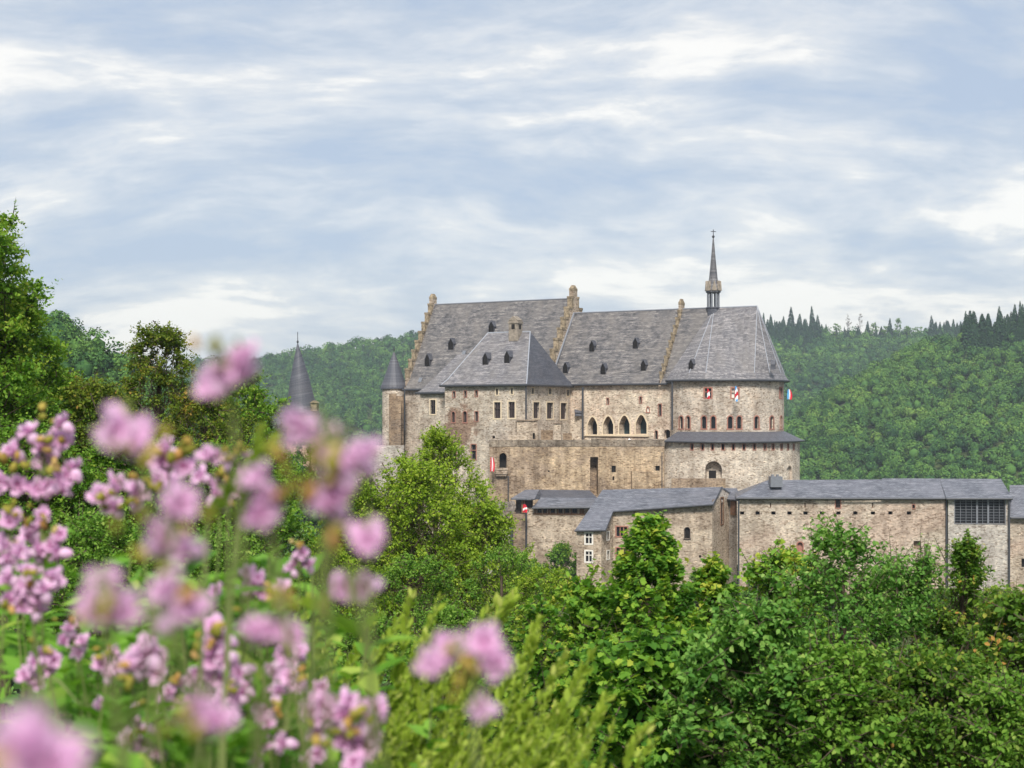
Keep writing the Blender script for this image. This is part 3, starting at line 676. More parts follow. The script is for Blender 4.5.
hp2 = [(*FR(H2S0,T0),ZE2),(*FR(H2S1,T0),ZE2),(*FR(H2S0,TM-1),ZR2)]
for px, py in ((592,351),(635.5,348),(603.2,373.5),(643.5,370),(565.5,372.5)): dormer(hall2, px, py, 5.4, 10.5, *hp2, OUT)
pipe(hall2, 582.7, 303.6, 387, 440, .22)
pipe(hall2, 672.2, 293.4, 381, 430, .2)
cu = thing('stair_link', 'narrow pinkish plastered link between the hipped wing and the arcaded hall', 'castle building', (*XY(578.5, 306), -20))
mb = MB(); mb.prism([XY(574.8,307),XY(582,307),XY(582,312),XY(574.8,312)], -12, ZZ(386,307)); wq_ = link(mb, 'wall', M['plaster'], cu)
mb = MB(); mb.prism([XY(574.9,305.4),XY(581.6,305.4),XY(581.6,306.9),XY(574.9,306.9)], ZZ(416,306), ZZ(413,306)); mb.poly([(*XY(574.6,305.2),ZZ(412.8,306)),(*XY(581.8,305.2),ZZ(412.8,306)),(*XY(581.8,306.95),ZZ(409,306)),(*XY(574.6,306.95),ZZ(409,306))]); link(mb, 'canopy', M['slate_dark'], cu)
mb = MB(); ff = Flat(XY(574.8,306.97), XY(582,306.97))
for yy, h_ in ((429,5),(437,7)):
    o_ = op(ff, 578.4, yy, 4, h_); sill(mb, ff, o_['sa'], o_['sb'], o_['za'], o_['zb'], .03, 0)
link(mb, 'opening', M['void'], cu)

# ------------------------------------------------------------------ round chapel with pent-roofed base and spire
CC = FR(30.3, TM-1); RD, RR = 13.1, 16.35
chap = thing('chapel_tower', 'round castle chapel with arched red windows, faceted slate roof and wide pent-roofed base', 'chapel', (*CC, -30))
dr = Round(CC, RD, R(-62), R(175)); vis = (RD*R(-62), RD*R(82))
ex = [RD*R(a) for a in range(-60, 176, 8)]
ZED = 6.35
arc = dict(kind='arch', frame='redstone', b=.22, pane='glass', rng_=vis)
od = [op(dr,708,393,6.6,9.5,mull='cross',frame='redstone',b=.26,rng_=vis), op(dr,735,393,6.8,9.5,mull='cross',frame='redstone',b=.26,rng_=vis,pane='white_stone'), op(dr,780.8,393,2.4,10,mull='cross',frame='redstone',b=.26,rng_=vis)]
od += [op(dr,cx_,422.4,w_,12.4,**arc) for cx_, w_ in ((681.2,3.4),(688.2,3.4),(704,4.3),(713.3,4.4),(730.2,4.4),(739.2,4.2),(756.6,4.2),(771.8,3.4),(781.0,1.7))]
mb = MB(); panel(mb, dr, -10, ZED, od, ex); link(mb, 'drum_wall', M['drum'], chap, rnd=(CC, RD)); windows(dr, od, chap)
rg = Round(CC, RR, R(-80), R(175)); visr = (RR*R(-80), RR*R(82)); exr = [RR*R(a) for a in range(-80, 176, 8)]
slotk = dict(frame='redstone', b=.14, pane='void', rng_=visr, name='slot_window')
org_ = [op(rg,cx_,447,w_,5.6,**slotk) for cx_, w_ in ((692,2.3),(702.5,2.3),(712.5,2.3),(723,2.3),(733.4,2.3),(744,2.3),(754.5,2.2),(765,2.1),(773,1.9),(781.5,1.6),(788,1.2),(793.6,.8))]
org_ += [op(rg,713.5,471,17,19.5,kind='arch',pane='ring',dp=1.6,rng_=visr,name='niche'), op(rg,789.4,473,5.4,14,kind='arch',pane='ring',dp=.5,rng_=visr,name='niche')]
mb = MB(); panel(mb, rg, ZB, -6.0, org_, exr); link(mb, 'base_wall', M['ring'], chap, rnd=(CC, RR)); windows(rg, org_, chap)
mb = MB(); o_ = op(rg,711.5,475,8,8.4,rng_=visr); sill(mb, rg, o_['sa'], o_['sb'], o_['za'], o_['zb'], -1.5, -1.7); link(mb, 'door', M['void'], chap)
zP0, zP1 = ZZ(441,285.3), ZZ(431.6,288.9)
fsr = []
for a0 in range(-51, 176, 8):
    a1 = a0+8; p = lambda a, r, z: (CC[0]+r*math.sin(R(a)), CC[1]-r*math.cos(R(a)), z)
    fsr.append([p(a0,RR+.8,zP0-.1), p(a1,RR+.8,zP0-.1), p(a1,RD-.05,zP1), p(a0,RD-.05,zP1)])
roofpart(fsr, M['slate_dark'], chap, 'pent_roof', .2)
gutter(chap, [(CC[0]+(RR+.85)*math.sin(R(a)), CC[1]-(RR+.85)*math.cos(R(a)), zP0-.22) for a in range(-51, 176, 8)], .2)
# main roof: flared eaves, then facets up to a short ridge
sA, sB = 28.7, 38.3; apA = (*FR(sA,TM-1), ZR2+.05); apB = (*FR(sB,TM-1), ZR2+.05)
hips = [-62,-38,-22,22,40,60,80,98,142,158,182]
fs = []
def rp(a, r, z): return (CC[0]+r*math.sin(R(a)), CC[1]-r*math.cos(R(a)), z)
zk = ZED+1.25
lines = []
for h0, h1 in zip(hips, hips[1:]):
    c0, c1 = rp(h0,RD+.05,zk), rp(h1,RD+.05,zk); n = max(2, int((h1-h0)/6))
    ch_ = [lerp3(c0,c1,i/n) for i in range(n+1)]; sag = [lerp3(q, rp(h0+(h1-h0)*i/n,RD+.05,zk), .55) for i, q in enumerate(ch_)]
    ee = [rp(h0+(h1-h0)*i/n, RD+.95, ZED-.15) for i in range(n+1)]
    for i in range(n): fs.append([ee[i],ee[i+1],sag[i+1],sag[i]])
    if h0 == -22: tops = (apA, apB)
    elif h0 == 98: tops = (apB, apA)
    else: tops = ((apA,) if h1 <= -22 or h0 >= 142 else (apB,))
    if len(tops) == 2:
        mid = n//2
        for i in range(n): fs.append([sag[i], sag[i+1], lerp3(tops[0],tops[1],(i+1)/n), lerp3(tops[0],tops[1],i/n)])
    else:
        for i in range(n): fs.append([sag[i], sag[i+1], tops[0]])
    lines.append((rp(h0,RD+.1,zk), tops[0]))
roofpart(fs, M['slate_pale'], chap, 'main_roof', .25)
mb = MB()
for a, b in lines[1:9]: mb.tube([lerp3(a,b,.0), lerp3(a,b,.99)], .07, 6)
mb.tube([apA, apB], .16, 6); link(mb, 'hip_flashing', M['flashing'], chap)
gutter(chap, [rp(a,RD+1.0,ZED-.3) for a in range(-62, 176, 7)], .24)
cp0 = Vector(rp(-38,RD,zk)); 
dormer(chap, 691.2, 369.0, 5, 10, rp(-38,RD,zk), rp(-22,RD,zk), apA, (math.sin(R(-30)), -math.cos(R(-30))))
dormer(chap, 774.4, 369.0, 4, 9, rp(60,RD,zk), rp(80,RD,zk), apB, (math.sin(R(70)), -math.cos(R(70))))
pipe(chap, 760, 289.4, 444, 480, .16)
sp = thing('roof_spire', 'slender slate spire with open lantern and iron cross on the chapel ridge', 'spire', (*FR(28.5,TM-1), 20))
cx, cy = FR(28.5, TM-1); DD = cy
mb = MB(); mb.lathe(cx, cy, [(1.45,18.5),(1.42,ZZ(309,DD)),(1.6,ZZ(308.5,DD)),(1.6,ZZ(307.2,DD))], 8, a0=.39); link(mb, 'base', M['slate_dark'], sp, recalc=True)
for k in range(8):
    a = .39+k*math.pi/4; mb = MB(); mb.tube([(cx+1.18*math.cos(a),cy+1.18*math.sin(a),ZZ(307.2,DD)),(cx+1.18*math.cos(a),cy+1.18*math.sin(a),ZZ(292.6,DD))], .19, 6); link(mb, 'post', M['steel'], sp)
mb = MB(); mb.lathe(cx, cy, [(1.25,ZZ(293.4,DD)),(1.62,ZZ(292.6,DD)),(1.62,ZZ(289.5,DD)),(1.2,ZZ(283,DD)),(.95,ZZ(279,DD)),(.5,ZZ(258,DD)),(.1,ZZ(237,DD))], 8, a0=.39); link(mb, 'spire_roof', M['spire'], sp, recalc=True)
mb = MB()
for k in range(8):
    a = k*math.pi/4; d = Vector((math.cos(a),math.sin(a),0)); s_ = Vector((-d.y,d.x,0)); c = Vector((cx,cy,0))
    p = [c+d*1.72+s_*-.6+Vector((0,0,ZZ(291,DD))), c+d*1.72+s_*.6+Vector((0,0,ZZ(291,DD))), c+d*1.66+Vector((0,0,ZZ(281,DD))), c+d*.6+Vector((0,0,ZZ(281,DD)))]
    mb.add(p, [(0,1,2),(1,3,2),(0,2,3)])
link(mb, 'gablet', M['gablet'], sp)
mb = MB(); zt = ZZ(237,DD); mb.tube([(cx,cy,zt-.4),(cx,cy,ZZ(229.5,DD))], .08, 6); mb.lathe(cx,cy,[(.05,zt-.3),(.3,zt),(.3,zt+.15),(.05,zt+.45)],8)
mb.box(cx-.55,cx+.55,cy-.07,cy+.07,ZZ(231.6,DD)-.07,ZZ(231.6,DD)+.07); link(mb, 'cross', M['iron'], sp)

# ------------------------------------------------------------------ terrace wall in front of the halls
def build_block(name, label, cat, fp, z0, tops, mat, ops=None, group=None, cap=True):
    """closed block on a ground plan; tops: one height per corner; ops: {side: openings}"""
    t = thing(name, label, cat, (fp[0][0], fp[0][1], z0), group)
    wall_on(t, fp, z0, tops, mat, ops, cap); return t
def wall_on(t, fp, z0, tops, mat, ops=None, cap=True, name='wall'):
    mb = MB(); n = len(fp); ops = ops or {}
    if isinstance(tops, (int, float)): tops = [tops]*n
    for i in range(n):
        fm = Flat(fp[i], fp[(i+1)%n]); o = ops.get(i, []); za, zb = tops[i], tops[(i+1)%n]; zl = min(za, zb)-(0.02 if za != zb else 0)
        panel(mb, fm, z0, zl, o)
        if za != zb: mb.poly([fm(0,zl), fm(fm.len,zl)] + ([fm(fm.len,zb)] if zb > zl else []) + ([fm(0,za)] if za > zl else []))
        windows(fm, o, t)
    if cap: mb.poly([(*p, h) for p, h in zip(fp, tops)])
    return link(mb, name, mat, t)
tz = ZZ(441.3, 287)
tfp = [XY(489.5,287.6), XY(664.5,290.6), XY(664.5,293), XY(571,301.5), XY(489.5,300)]
ft = Flat(tfp[0], tfp[1])
to = [op(ft,503.0,460.6,7.2,15.2,kind='arch',pane='void',dp=1.4,name='balcony_door',frame='ruin',b=.2), op(ft,594.2,476,8.2,38,pane='ruin',dp=2.6,name='wall_slot'),
      op(ft,613.7,469,4.4,6.6,pane='void',name='embrasure'), op(ft,613.4,478.4,1.8,4,pane='void',name='embrasure'), op(ft,657.7,468.3,4.4,5,pane='void',name='embrasure'), op(ft,548.8,471.2,1.6,1.6,pane='void',name='embrasure')]
terr = build_block('terrace_wall', 'broad warm brown terrace wall below the castle halls with balcony door', 'wall', tfp, ZB, tz, M['terrace'], {0: to})
mb = MB()
sill(mb, ft, -.05, ft.len, tz-1.1, tz+.25, .07, -.7); sill(mb, ft, s_of(ft,591.5), s_of(ft,606), tz+.252, tz+.45, .07, -.7)
link(mb, 'parapet', M['parapet'], terr)
mb = MB()
def tbox(px0, px1, y0, y1, d, mi=0): sill(mb, ft, s_of(ft,px0), s_of(ft,px1), ZZ(y1,286), ZZ(y0,286), d)
tbox(494.8,507.4,468.2,470.4,1.0); tbox(495.2,507.0,470.6,474.4,.9); tbox(496,506,474.6,476.4,.7)
link(mb, 'balcony', M['gate'], terr)
mb = MB(); tbox(631,651.5,472,500,1.2); tbox(599.5,606,448,500,.55); link(mb, 'buttress', M['terrace'], terr)
mb = MB(); tbox(671.5,726,479,500,1.6) if False else None
lw = build_block('low_wall', 'low weathered wall under the arched niche of the chapel base', 'wall', [XY(671.5,283.2), XY(725.5,282.6), XY(725.5,284), XY(671.5,284.4)], ZB, ZZ(478.6,283), M['terrace'])
pipe(terr, 508.2, 287.5, 476, 520, .12); pipe(terr, 662, 290.1, 452, 492, .08)
hut = build_block('stone_hut', 'small square stone block standing on the terrace edge below the wing', 'hut', [XY(516.8,288.6), XY(537.6,288.8), XY(537.6,291), XY(516.8,291)], tz+.01, ZZ(421,288), M['gate'], {0: [op(Flat(XY(516.8,288.6),XY(537.6,288.8)),533.8,436,2.2,6,pane='void',name='slit')]})
mb = MB(); mb.prism([XY(516.3,288.4),XY(538.1,288.6),XY(538.1,291.2),XY(516.3,291.2)], ZZ(421,288)+.003, ZZ(420,288)); link(mb, 'coping', M['ruin'], hut)
pl = build_block('stone_pillar', 'square stone pillar rising from the terrace wall', 'pillar', [XY(554,289), XY(561,289), XY(561.5,291), XY(554,291)], tz+.01, ZZ(424,287), M['gate'])
mb = MB(); mb.prism([XY(553.4,288.8),XY(561.8,288.8),XY(562.2,291.2),XY(553.4,291.2)], ZZ(424,287)+.003, ZZ(423,287)); link(mb, 'coping', M['ruin'], pl)
for nm, a, b, yt, D in (('in front of the hipped wing, left of the square pillar', 541, 553, 430.2, 290.5), ('right of the square terrace pillar', 563, 572, 433.4, 290.5)):
    build_block('garden_wall', 'low dark stone parapet '+nm, 'wall', [XY(a,D), XY(b,D), XY(b,D+.8), XY(a,D+.8)], tz+.01, ZZ(yt,D), M['ruin'])
lt = build_block('terrace_step', 'low wall step on the terrace edge beside the arched embrasure', 'wall', [XY(509,288.6), XY(516.6,288.7), XY(516.6,290), XY(509,290)], tz+.01, ZZ(434,288), M['gate'])
# parasol on the terrace
pc = XY(629.4, 294.0); ps = thing('parasol', 'small white parasol showing above the terrace wall below the pointed arches', 'parasol', (*pc, tz))
mb = MB(); mb.tube([(*pc,tz),(*pc,ZZ(439.2,294))], .05, 6); link(mb, 'pole', M['steel'], ps)
mb = MB(); mb.lathe(*pc, [(1.05,ZZ(442,294)),(.55,ZZ(440.6,294)),(.04,ZZ(438.4,294))], 8); link(mb, 'canopy', M['white_cloth'], ps)

# ------------------------------------------------------------------ timber gallery house below the terrace
D0 = 273.0
gal = thing('gallery_house', 'small stone house with a timber window gallery and stepped slate lean-to roofs', 'house', (*XY(560,D0), -34))
gfp = [XY(525.5,D0), XY(599,D0-1), XY(599,D0+9), XY(525.5,D0+10)]
g0 = Flat(gfp[0], gfp[1])
og = [op(g0,557.2,549.5,3.8,7,pane='void',name='embrasure'), op(g0,567.7,546.5,2.4,1.8,pane='void',name='embrasure')]
og += [op(g0,cx_,510.8,w_,4.0,pane='glass',frame='timber',b=.12,dp=.25,mull='vert') for cx_, w_ in ((539.6,3.6),(545,3.2),(552.8,3.6),(560.5,3.4),(567,3.6),(574.6,4.4))]
wall_on(gal, gfp, ZB-3, ZZ(508,D0), M['gate'], {0: og})
mb = MB()
for a, b in ((534.2,536.6),(548.0,550.0),(556.5,558.2),(564,565),(570.5,572),(579.5,584)): sill(mb, g0, s_of(g0,a), s_of(g0,b), ZZ(513.4,D0), ZZ(508.2,D0), .12)
sill(mb, g0, s_of(g0,533), s_of(g0,585), ZZ(514.4,D0), ZZ(513.45,D0), .16)
link(mb, 'timber_post', M['timber'], gal)
P_ = W
roofpart([[P_(532,507.6,D0-1.2),P_(592.5,507.2,D0-2.2),P_(597,498,D0+3),P_(541,497.4,D0+3)]], M['slate_blue'], gal, 'lower_roof', .3)
roofpart([[P_(536.5,497.9,D0+3.2),P_(597.5,498,D0+3.2),P_(589.5,490.2,D0+8.5),P_(540,489.6,D0+8.5)]], M['slate_dark'], gal, 'upper_roof', .3)
roofpart([[P_(510.5,498.6,D0-1),P_(534.4,498.9,D0-2),P_(539.4,489.4,D0+4),P_(525,489.8,D0+4.5)],[P_(534.4,498.9,D0-2),P_(543.5,497.6,D0+7),P_(539.4,489.4,D0+4)]], M['slate_blue'], gal, 'canopy_roof', .25)
mb = MB(); mb.box(XY(516,D0)[0], XY(533,D0)[0], D0+1.2, D0+6, ZZ(516,D0), ZZ(498.4,D0)); link(mb, 'porch', M['dark_timber'], gal)
mb = MB()
for px in (522.2, 524.2): mb.box(XY(px-.7,D0)[0], XY(px+.7,D0)[0], D0-.6, D0-.1, ZZ(513,D0), ZZ(499.2,D0))
link(mb, 'porch_post', M['timber'], gal)
pipe(gal, 526.2, D0-.3, 512, 590, .2)
gutter(gal, [P_(532,508.2,D0-1.25),P_(592.5,507.8,D0-2.25),P_(597.6,498.4,D0+3.1)], .16)
build_block('stone_pier', 'dark reddish stone pier at the corner of the timber gallery house', 'pillar', [XY(513.2,272.2), XY(525,272), XY(525,279), XY(513.2,279)], ZB-3, ZZ(514.5,272), M['ruin'])
led = build_block('retaining_wall', 'dark retaining wall with a flat ledge beside the reddish stone pier', 'wall', [XY(484,275), XY(511.5,274), XY(511.5,282), XY(484,282)], ZB-3, ZZ(524.5,274), M['grey_wall'])
mb = MB(); mb.prism([XY(483,274.4),XY(513,273.4),XY(513,282),XY(483,282)], ZZ(524.5,274)+.003, ZZ(523,274)); link(mb, 'coping', M['ruin'], led)
pipe(led, 511.8, 273.2, 525, 590, .35, 'shaft')
# rock outcrops at the foot of the terrace wall
def rock(label, px, py, D, w_, h_, seed):
    bm = bmesh.new(); bmesh.ops.create_icosphere(bm, subdivisions=4, radius=1)
    for v_ in bm.verts:
        p = v_.co.copy(); d = 1+.35*mnoise.fractal(p*1.3+Vector((seed,0,0)),1,2,4)+.12*mnoise.noise(p*5+Vector((0,seed,0)))
        q = p*d; v_.co = Vector((q.x*w_, q.y*w_*.8, q.z*h_))
    me = bpy.data.meshes.new('rock'); bm.to_mesh(me); bm.free(); me.materials.append(M['rock']); uv_metres(me)
    o = bpy.data.objects.new('rock_outcrop', me); COL.objects.link(o); o.location = W(px, py, D)
    return tag(o, label, 'rock')
rock('dark jagged rock with a reddish top against the terrace wall foot', 498, 516, 283, 2.6, 3.2, 2.0)
rock('dark grey rock behind the reddish stone pier', 508, 515, 283.5, 1.9, 2.6, 5.0)
rock('grey rock outcrop under the hipped wing, behind the bright green tree', 482, 512, 289, 3.0, 3.4, 9.0)
# globe lamp
lp = XY(481.5, 276); lm = thing('globe_lamp', 'white globe lamp standing beside the flat ledge under the terrace', 'lamp', (*lp, ZZ(560,276)))
mb = MB(); mb.tube([(*lp,ZZ(560,276)),(*lp,ZZ(520.5,276))], .07, 6); link(mb, 'post', M['iron'], lm)
mb = MB(); c_ = ZZ(518,276); mb.lathe(*lp, [(.45*math.sin(i*math.pi/8)+.01, c_-.45*math.cos(i*math.pi/8)) for i in range(9)], 12); link(mb, 'globe', M['white_cloth'], lm, smooth=True)

# ------------------------------------------------------------------ gatehouse with the catslide roof
gt = thing('gatehouse', 'stone gatehouse with a plain blue slate roof sweeping down over a narrow front bay', 'house', (*XY(650,262), -36))
pts = [XY(576.5,258.2), XY(601.2,256.9), XY(613,261.8), XY(712.3,257.3), XY(737,270), XY(606,276)]
tops = [ZZ(530.5,258.2), ZZ(530.5,256.9), ZZ(511.6,261.8), ZZ(504.2,257.3), ZZ(498,270), ZZ(500,276)]
fA, fB, fC, fD = [Flat(pts[i], pts[i+1]) for i in range(4)]
cw = dict(frame='white_stone', b=.28, mull='cross', dp=.3); sw_ = dict(frame='white_stone', b=.18, dp=.2, pane='grey_wall', name='blind_window')
lt3 = dict(frame='redstone', b=.22, mull='two', dp=.35, pane='glass')
ogt = {0: [op(fA,588.8,538.3,6,10,**cw), op(fA,588.8,556.4,6,10,**cw)],
       1: [op(fB,607.8,535.8,2.4,7.6,**sw_), op(fB,608,555,2.4,8,**sw_)],
       2: [op(fC,621.8,531.6,10.6,9.4,**lt3), op(fC,621.8,552.6,10.6,9,**lt3), op(fC,687.2,533,5.2,11,kind='arch',pane='void',frame='dark_timber',b=.1), op(fC,700,556.5,2.2,2.6,pane='void',name='embrasure')],
       3: [op(fD,722,511,2.4,26,pane='dark_timber',frame='timber',b=.2,dp=.2,name='timber_door')]}
wall_on(gt, pts, ZB-3, tops, M['gate'], ogt, cap=False)
rA, rB = P_(602.5,489.8,268.5), P_(722,486.9,264.2)
g_, v_ = P_(713,504.2,256.2), P_(613,511.2,261.2)
roofpart([[P_(574.6,530.6,257.6),P_(605.4,530.2,256.2),v_,g_,rB,rA],[rA,rB,P_(742,498,271),P_(612,500,277)]], M['slate_blue'], gt)
mb = MB(); mb.poly([(*pts[3],tops[3]), (*pts[4],tops[4]), lerp3(rB,rA,.008)]); link(mb, 'gable', M['grey_wall'], gt)
gutter(gt, [P_(574.4,531,257.6),P_(605.6,530.6,256.1),P_(613.2,511.8,261.1),P_(713.2,504.8,256.1),lerp3(P_(713.2,504.8,256.1),rB,1.0)], .15)
lk = build_block('link_house', 'short link house with a brown timber door between gatehouse and long curtain wall', 'house', [XY(722,268.2), XY(736.8,263.0), XY(736.8,269.8), XY(722,271.2)], ZB-3, ZZ(498.5,264), M['grey_wall'])
roofpart([[P_(720,498.6,266.5),P_(740.5,500,260.6),P_(737,488.2,268),P_(723,488,270)]], M['slate_blue'], lk)
mb = MB(); fq = Flat(XY(722,268.2), XY(736.8,263.0)); sill(mb, fq, s_of(fq,731.5), s_of(fq,736.7), ZZ(515,264), ZZ(499.5,264), .25); link(mb, 'door', M['timber'], lk)
# ------------------------------------------------------------------ long curtain wall range
cfp = [XY(738,256.8), XY(948,254.2), XY(948,264), XY(738,266)]
fc = Flat(cfp[0], cfp[1])
hole = dict(pane='void', name='embrasure', dp=1.2); oc = [op(fc,x_,513.1+.0*i,4.3,3.4,**hole) for i, x_ in enumerate((742.2,757.7,773.5,789.5,805.5,822,838.5,855.4,873,890.5,909))]
oc += [op(fc,x_,505.4,1.2,5,pane='timber',dp=.4,name='slit') for x_ in (770.5,805,872.6)] + [op(fc,838,503.6,4.8,8.6,pane='dark_timber',frame='redstone',b=.14), op(fc,913.6,506.6,2.4,3.8,pane='void',frame='redstone',b=.1),
      op(fc,800,547,5.4,9.5,kind='arch',pane='redstone',frame='redstone',b=.2,dp=.5), op(fc,917.2,545.2,7.2,8.6,pane='ruin',dp=.9,name='recess')]
cw_ = build_block('curtain_wall_range', 'long castle range with a row of square holes under a low blue slate roof', 'castle building', cfp, ZB-4, ZZ(497.2,255.5), M['curtain'], {0: oc}, cap=False)
e0, e1, e2 = P_(736,497.6,256.0), P_(882,497.6,254.6), P_(949,497.9,253.6)
roofpart([[e0,e1,P_(882.5,479.4,260),P_(768,480,261)],[P_(735,492,268),e0,P_(768,480,261)],[P_(768,480,261),P_(882.5,479.4,260),P_(882.5,497,267),P_(735,492,268)]], M['slate_blue'], cw_)
roofpart([[P_(882,498.0,254.4),P_(948,498.2,253.5),P_(940,478.5,259.6),P_(882.1,478.3,260)],[P_(882.1,478.3,260),P_(940,478.5,259.6),P_(948,497,267),P_(882.1,497,267)]], M['slate_blue'], cw_)
gutter(cw_, [P_(736,498.4,255.9),P_(949,498.8,253.5)], .17); pipe(cw_, 738.6, 256.2, 499, 600, .17); pipe(cw_, 946.6, 253.9, 499, 600, .17)
mb = MB(); a = XY(769.5,258.6); b = XY(781.4,258.6); mb.box(a[0],b[0],257.4,259.6,ZZ(487,258),ZZ(476.6,258))
for px in (773,778): mb.box(XY(px-1,258)[0],XY(px+1,258)[0],258.2,259,ZZ(476.5,258),ZZ(474.6,258))
link(mb, 'chimney', M['steel'], cw_)
by = build_block('louvred_bay', 'grey stone bay with one large louvred steel window at the end of the long range', 'castle building', [XY(948.2,253.4), XY(1009,252.4), XY(1009,264), XY(948.2,264)], ZB-4, ZZ(497.2,253), M['grey_wall'],
                 {0: [op(Flat(XY(948.2,253.4),XY(1009,252.4)),980,511,50,25,pane='glass',frame='steel',b=.12,mull='grid',dp=.8)]}, cap=False)
roofpart([[P_(946.5,498.6,252.6),P_(1012.6,498.4,251.6),P_(1001,478.8,258.4),P_(939.8,478.6,259.5)],[P_(1012.6,498.4,251.6),P_(1012,497,266),P_(1001,478.8,258.4)],[P_(1001,478.8,258.4),P_(1012,497,266),P_(946,497,266),P_(939.8,478.6,259.5)]], M['slate_blue'], by)
gutter(by, [P_(946.5,499,252.5),P_(1012.8,498.9,251.5)], .17); pipe(by, 1009.3, 251.9, 499, 600, .17)
er = build_block('end_house', 'stone house with a lower blue roof cut by the right picture edge', 'house', [XY(1010,253.6), XY(1110,251), XY(1110,262), XY(1010,264)], ZB-4, ZZ(516.5,253), M['curtain'], {0: [op(Flat(XY(1010,253.6),XY(1110,251)),1024,563,5,9,pane='void',dp=.8,name='embrasure')]}, cap=False)
roofpart([[P_(1009.6,517.4,252.8),P_(1112,517,250),P_(1112,485,259),P_(1009.6,485,260)],[P_(1009.6,485,260),P_(1112,485,259),P_(1112,505,266),P_(1009.6,505,266)]], M['slate_blue'], er)
gutter(er, [P_(1011,518,252.7),P_(1112,517.6,249.9)], .17)
# ------------------------------------------------------------------ outer wall and detached tower on the left
build_block('outer_wall', 'pale grey outer wall with a flat top left of the castle, behind flowers', 'wall', [XY(352,312), XY(404,312), XY(404,318), XY(352,318)], ZB-6, ZZ(446,312), M['grey_wall'])
build_block('outer_wall_pier', 'pale pilaster step at the end of the grey outer wall', 'wall', [XY(347,310), XY(366,310), XY(366,311.9), XY(347,311.9)], ZB-6, ZZ(471,310), M['wing'])
TD = 330; tcx = XY(302, TD); dt = thing('round_tower', 'detached round tower with a tall grey cone roof left of the castle', 'tower', (*tcx, -36))
mb = MB(); mb.lathe(*tcx, [(3.55,-44),(3.55,ZZ(414,TD))], 28); link(mb, 'wall', M['plaster'], dt, recalc=True, rnd=(tcx, 3.55))
mb = MB(); cxx = tcx[0]; mb.lathe(*tcx, [(4.1,ZZ(415.5,TD)),(4.1,ZZ(412.5,TD)),(3.5,ZZ(406,TD)),(3.0,ZZ(396,TD)),(2.3,ZZ(380,TD)),(1.2,ZZ(361,TD)),(.15,ZZ(344,TD))], 28)
mb.v = [(x-(max(0,(z-ZZ(414,TD)))/(ZZ(344,TD)-ZZ(414,TD)))*1.0, y, z) for x,y,z in mb.v]; link(mb, 'cone_roof', M['slate_dark'], dt, recalc=True)
mb = MB(); z = ZZ(344,TD); mb.tube([(cxx-1,TD,z-.4),(cxx-1,TD,ZZ(332,TD))], .08, 6); mb.lathe(cxx-1,TD,[(.05,z),(.28,z+.5),(.05,z+1)],8); link(mb, 'finial', M['iron'], dt)
mb = MB(); q = XY(314.6,327.5); mb.box(q[0]-.7,q[0]+.7,326,329.5,ZZ(411,TD),ZZ(403.2,TD)); mb.add([(q[0]-.9,325.7,ZZ(403,TD)),(q[0]+.9,325.7,ZZ(403,TD)),(q[0]+.9,330,ZZ(403,TD)),(q[0]-.9,330,ZZ(403,TD)),(q[0],325.7,ZZ(400.5,TD)),(q[0],330,ZZ(400.5,TD))],[(0,1,4),(1,2,5,4),(2,3,5),(3,0,4,5)]); link(mb, 'dormer', M['coping'], dt)

# ------------------------------------------------------------------ flags
def flag(label, px, ytop, w_, h_, D, cols, wall_px, wall_y, bands='v', cat='flag'):
    p0 = Vector(W(wall_px, wall_y, D+.9)); tip = Vector(W(px, ytop, D-1.6))
    r = thing('flag', label, cat, tuple(p0)); mb = MB(); mb.tube([p0, tip], .06, 6); link(mb, 'pole', M['iron'], r)
    mb = MB(); nx, nz = 9, 12; mpp = D/F; o = len(mb.v)
    for j in range(nz+1):
        for i in range(nx+1):
            u_, q = i/nx, j/nz; fold = math.sin(u_*9+q*2)*.16
            x = (u_-.5)*w_*mpp*(.75+.5*math.sin(q*2.6))+math.sin(q*3.0)*.12
            mb.v.append((tip.x+x, tip.y+fold, tip.z-q*h_*mpp-abs(u_-.4)*.25))
    for j in range(nz):
        for i in range(nx):
            mb.f.append([o+j*(nx+1)+i, o+j*(nx+1)+i+1, o+(j+1)*(nx+1)+i+1, o+(j+1)*(nx+1)+i])
            k = (i/nx if bands == 'v' else (j+.35*i)/(nz+3)); mb.m.append(min(len(cols)-1, int(k*len(cols))))
    link(mb, 'cloth', [M[c] for c in cols], r)
flag('red and white flag hanging from the first cross window of the chapel', 708, 388.5, 2.2, 10, 287, ['red_cloth','white_cloth','red_cloth'], 708, 393, 'h')
flag('light blue, white and red flag hanging from the second cross window of the chapel', 736, 386, 2.4, 15, 287, ['blue_cloth','white_cloth','red_cloth','white_cloth','blue_cloth'], 736, 393, 'h')
flag('red, white and blue flag flying off the far edge of the chapel drum', 789.2, 389, 3.8, 10, 299, ['blue_cloth','white_cloth','red_cloth'], 784, 383, 'v')
flag('red and white flag hanging beside the arched balcony door', 492, 457, 3.6, 14, 286.6, ['red_cloth','white_cloth','red_cloth'], 491, 462, 'v')
flag('small red flag hanging from the porch of the timber gallery house', 524.6, 504, 3.6, 8, 270.5, ['red_cloth','red_cloth','white_cloth','red_cloth','red_cloth'], 529, 512, 'h')
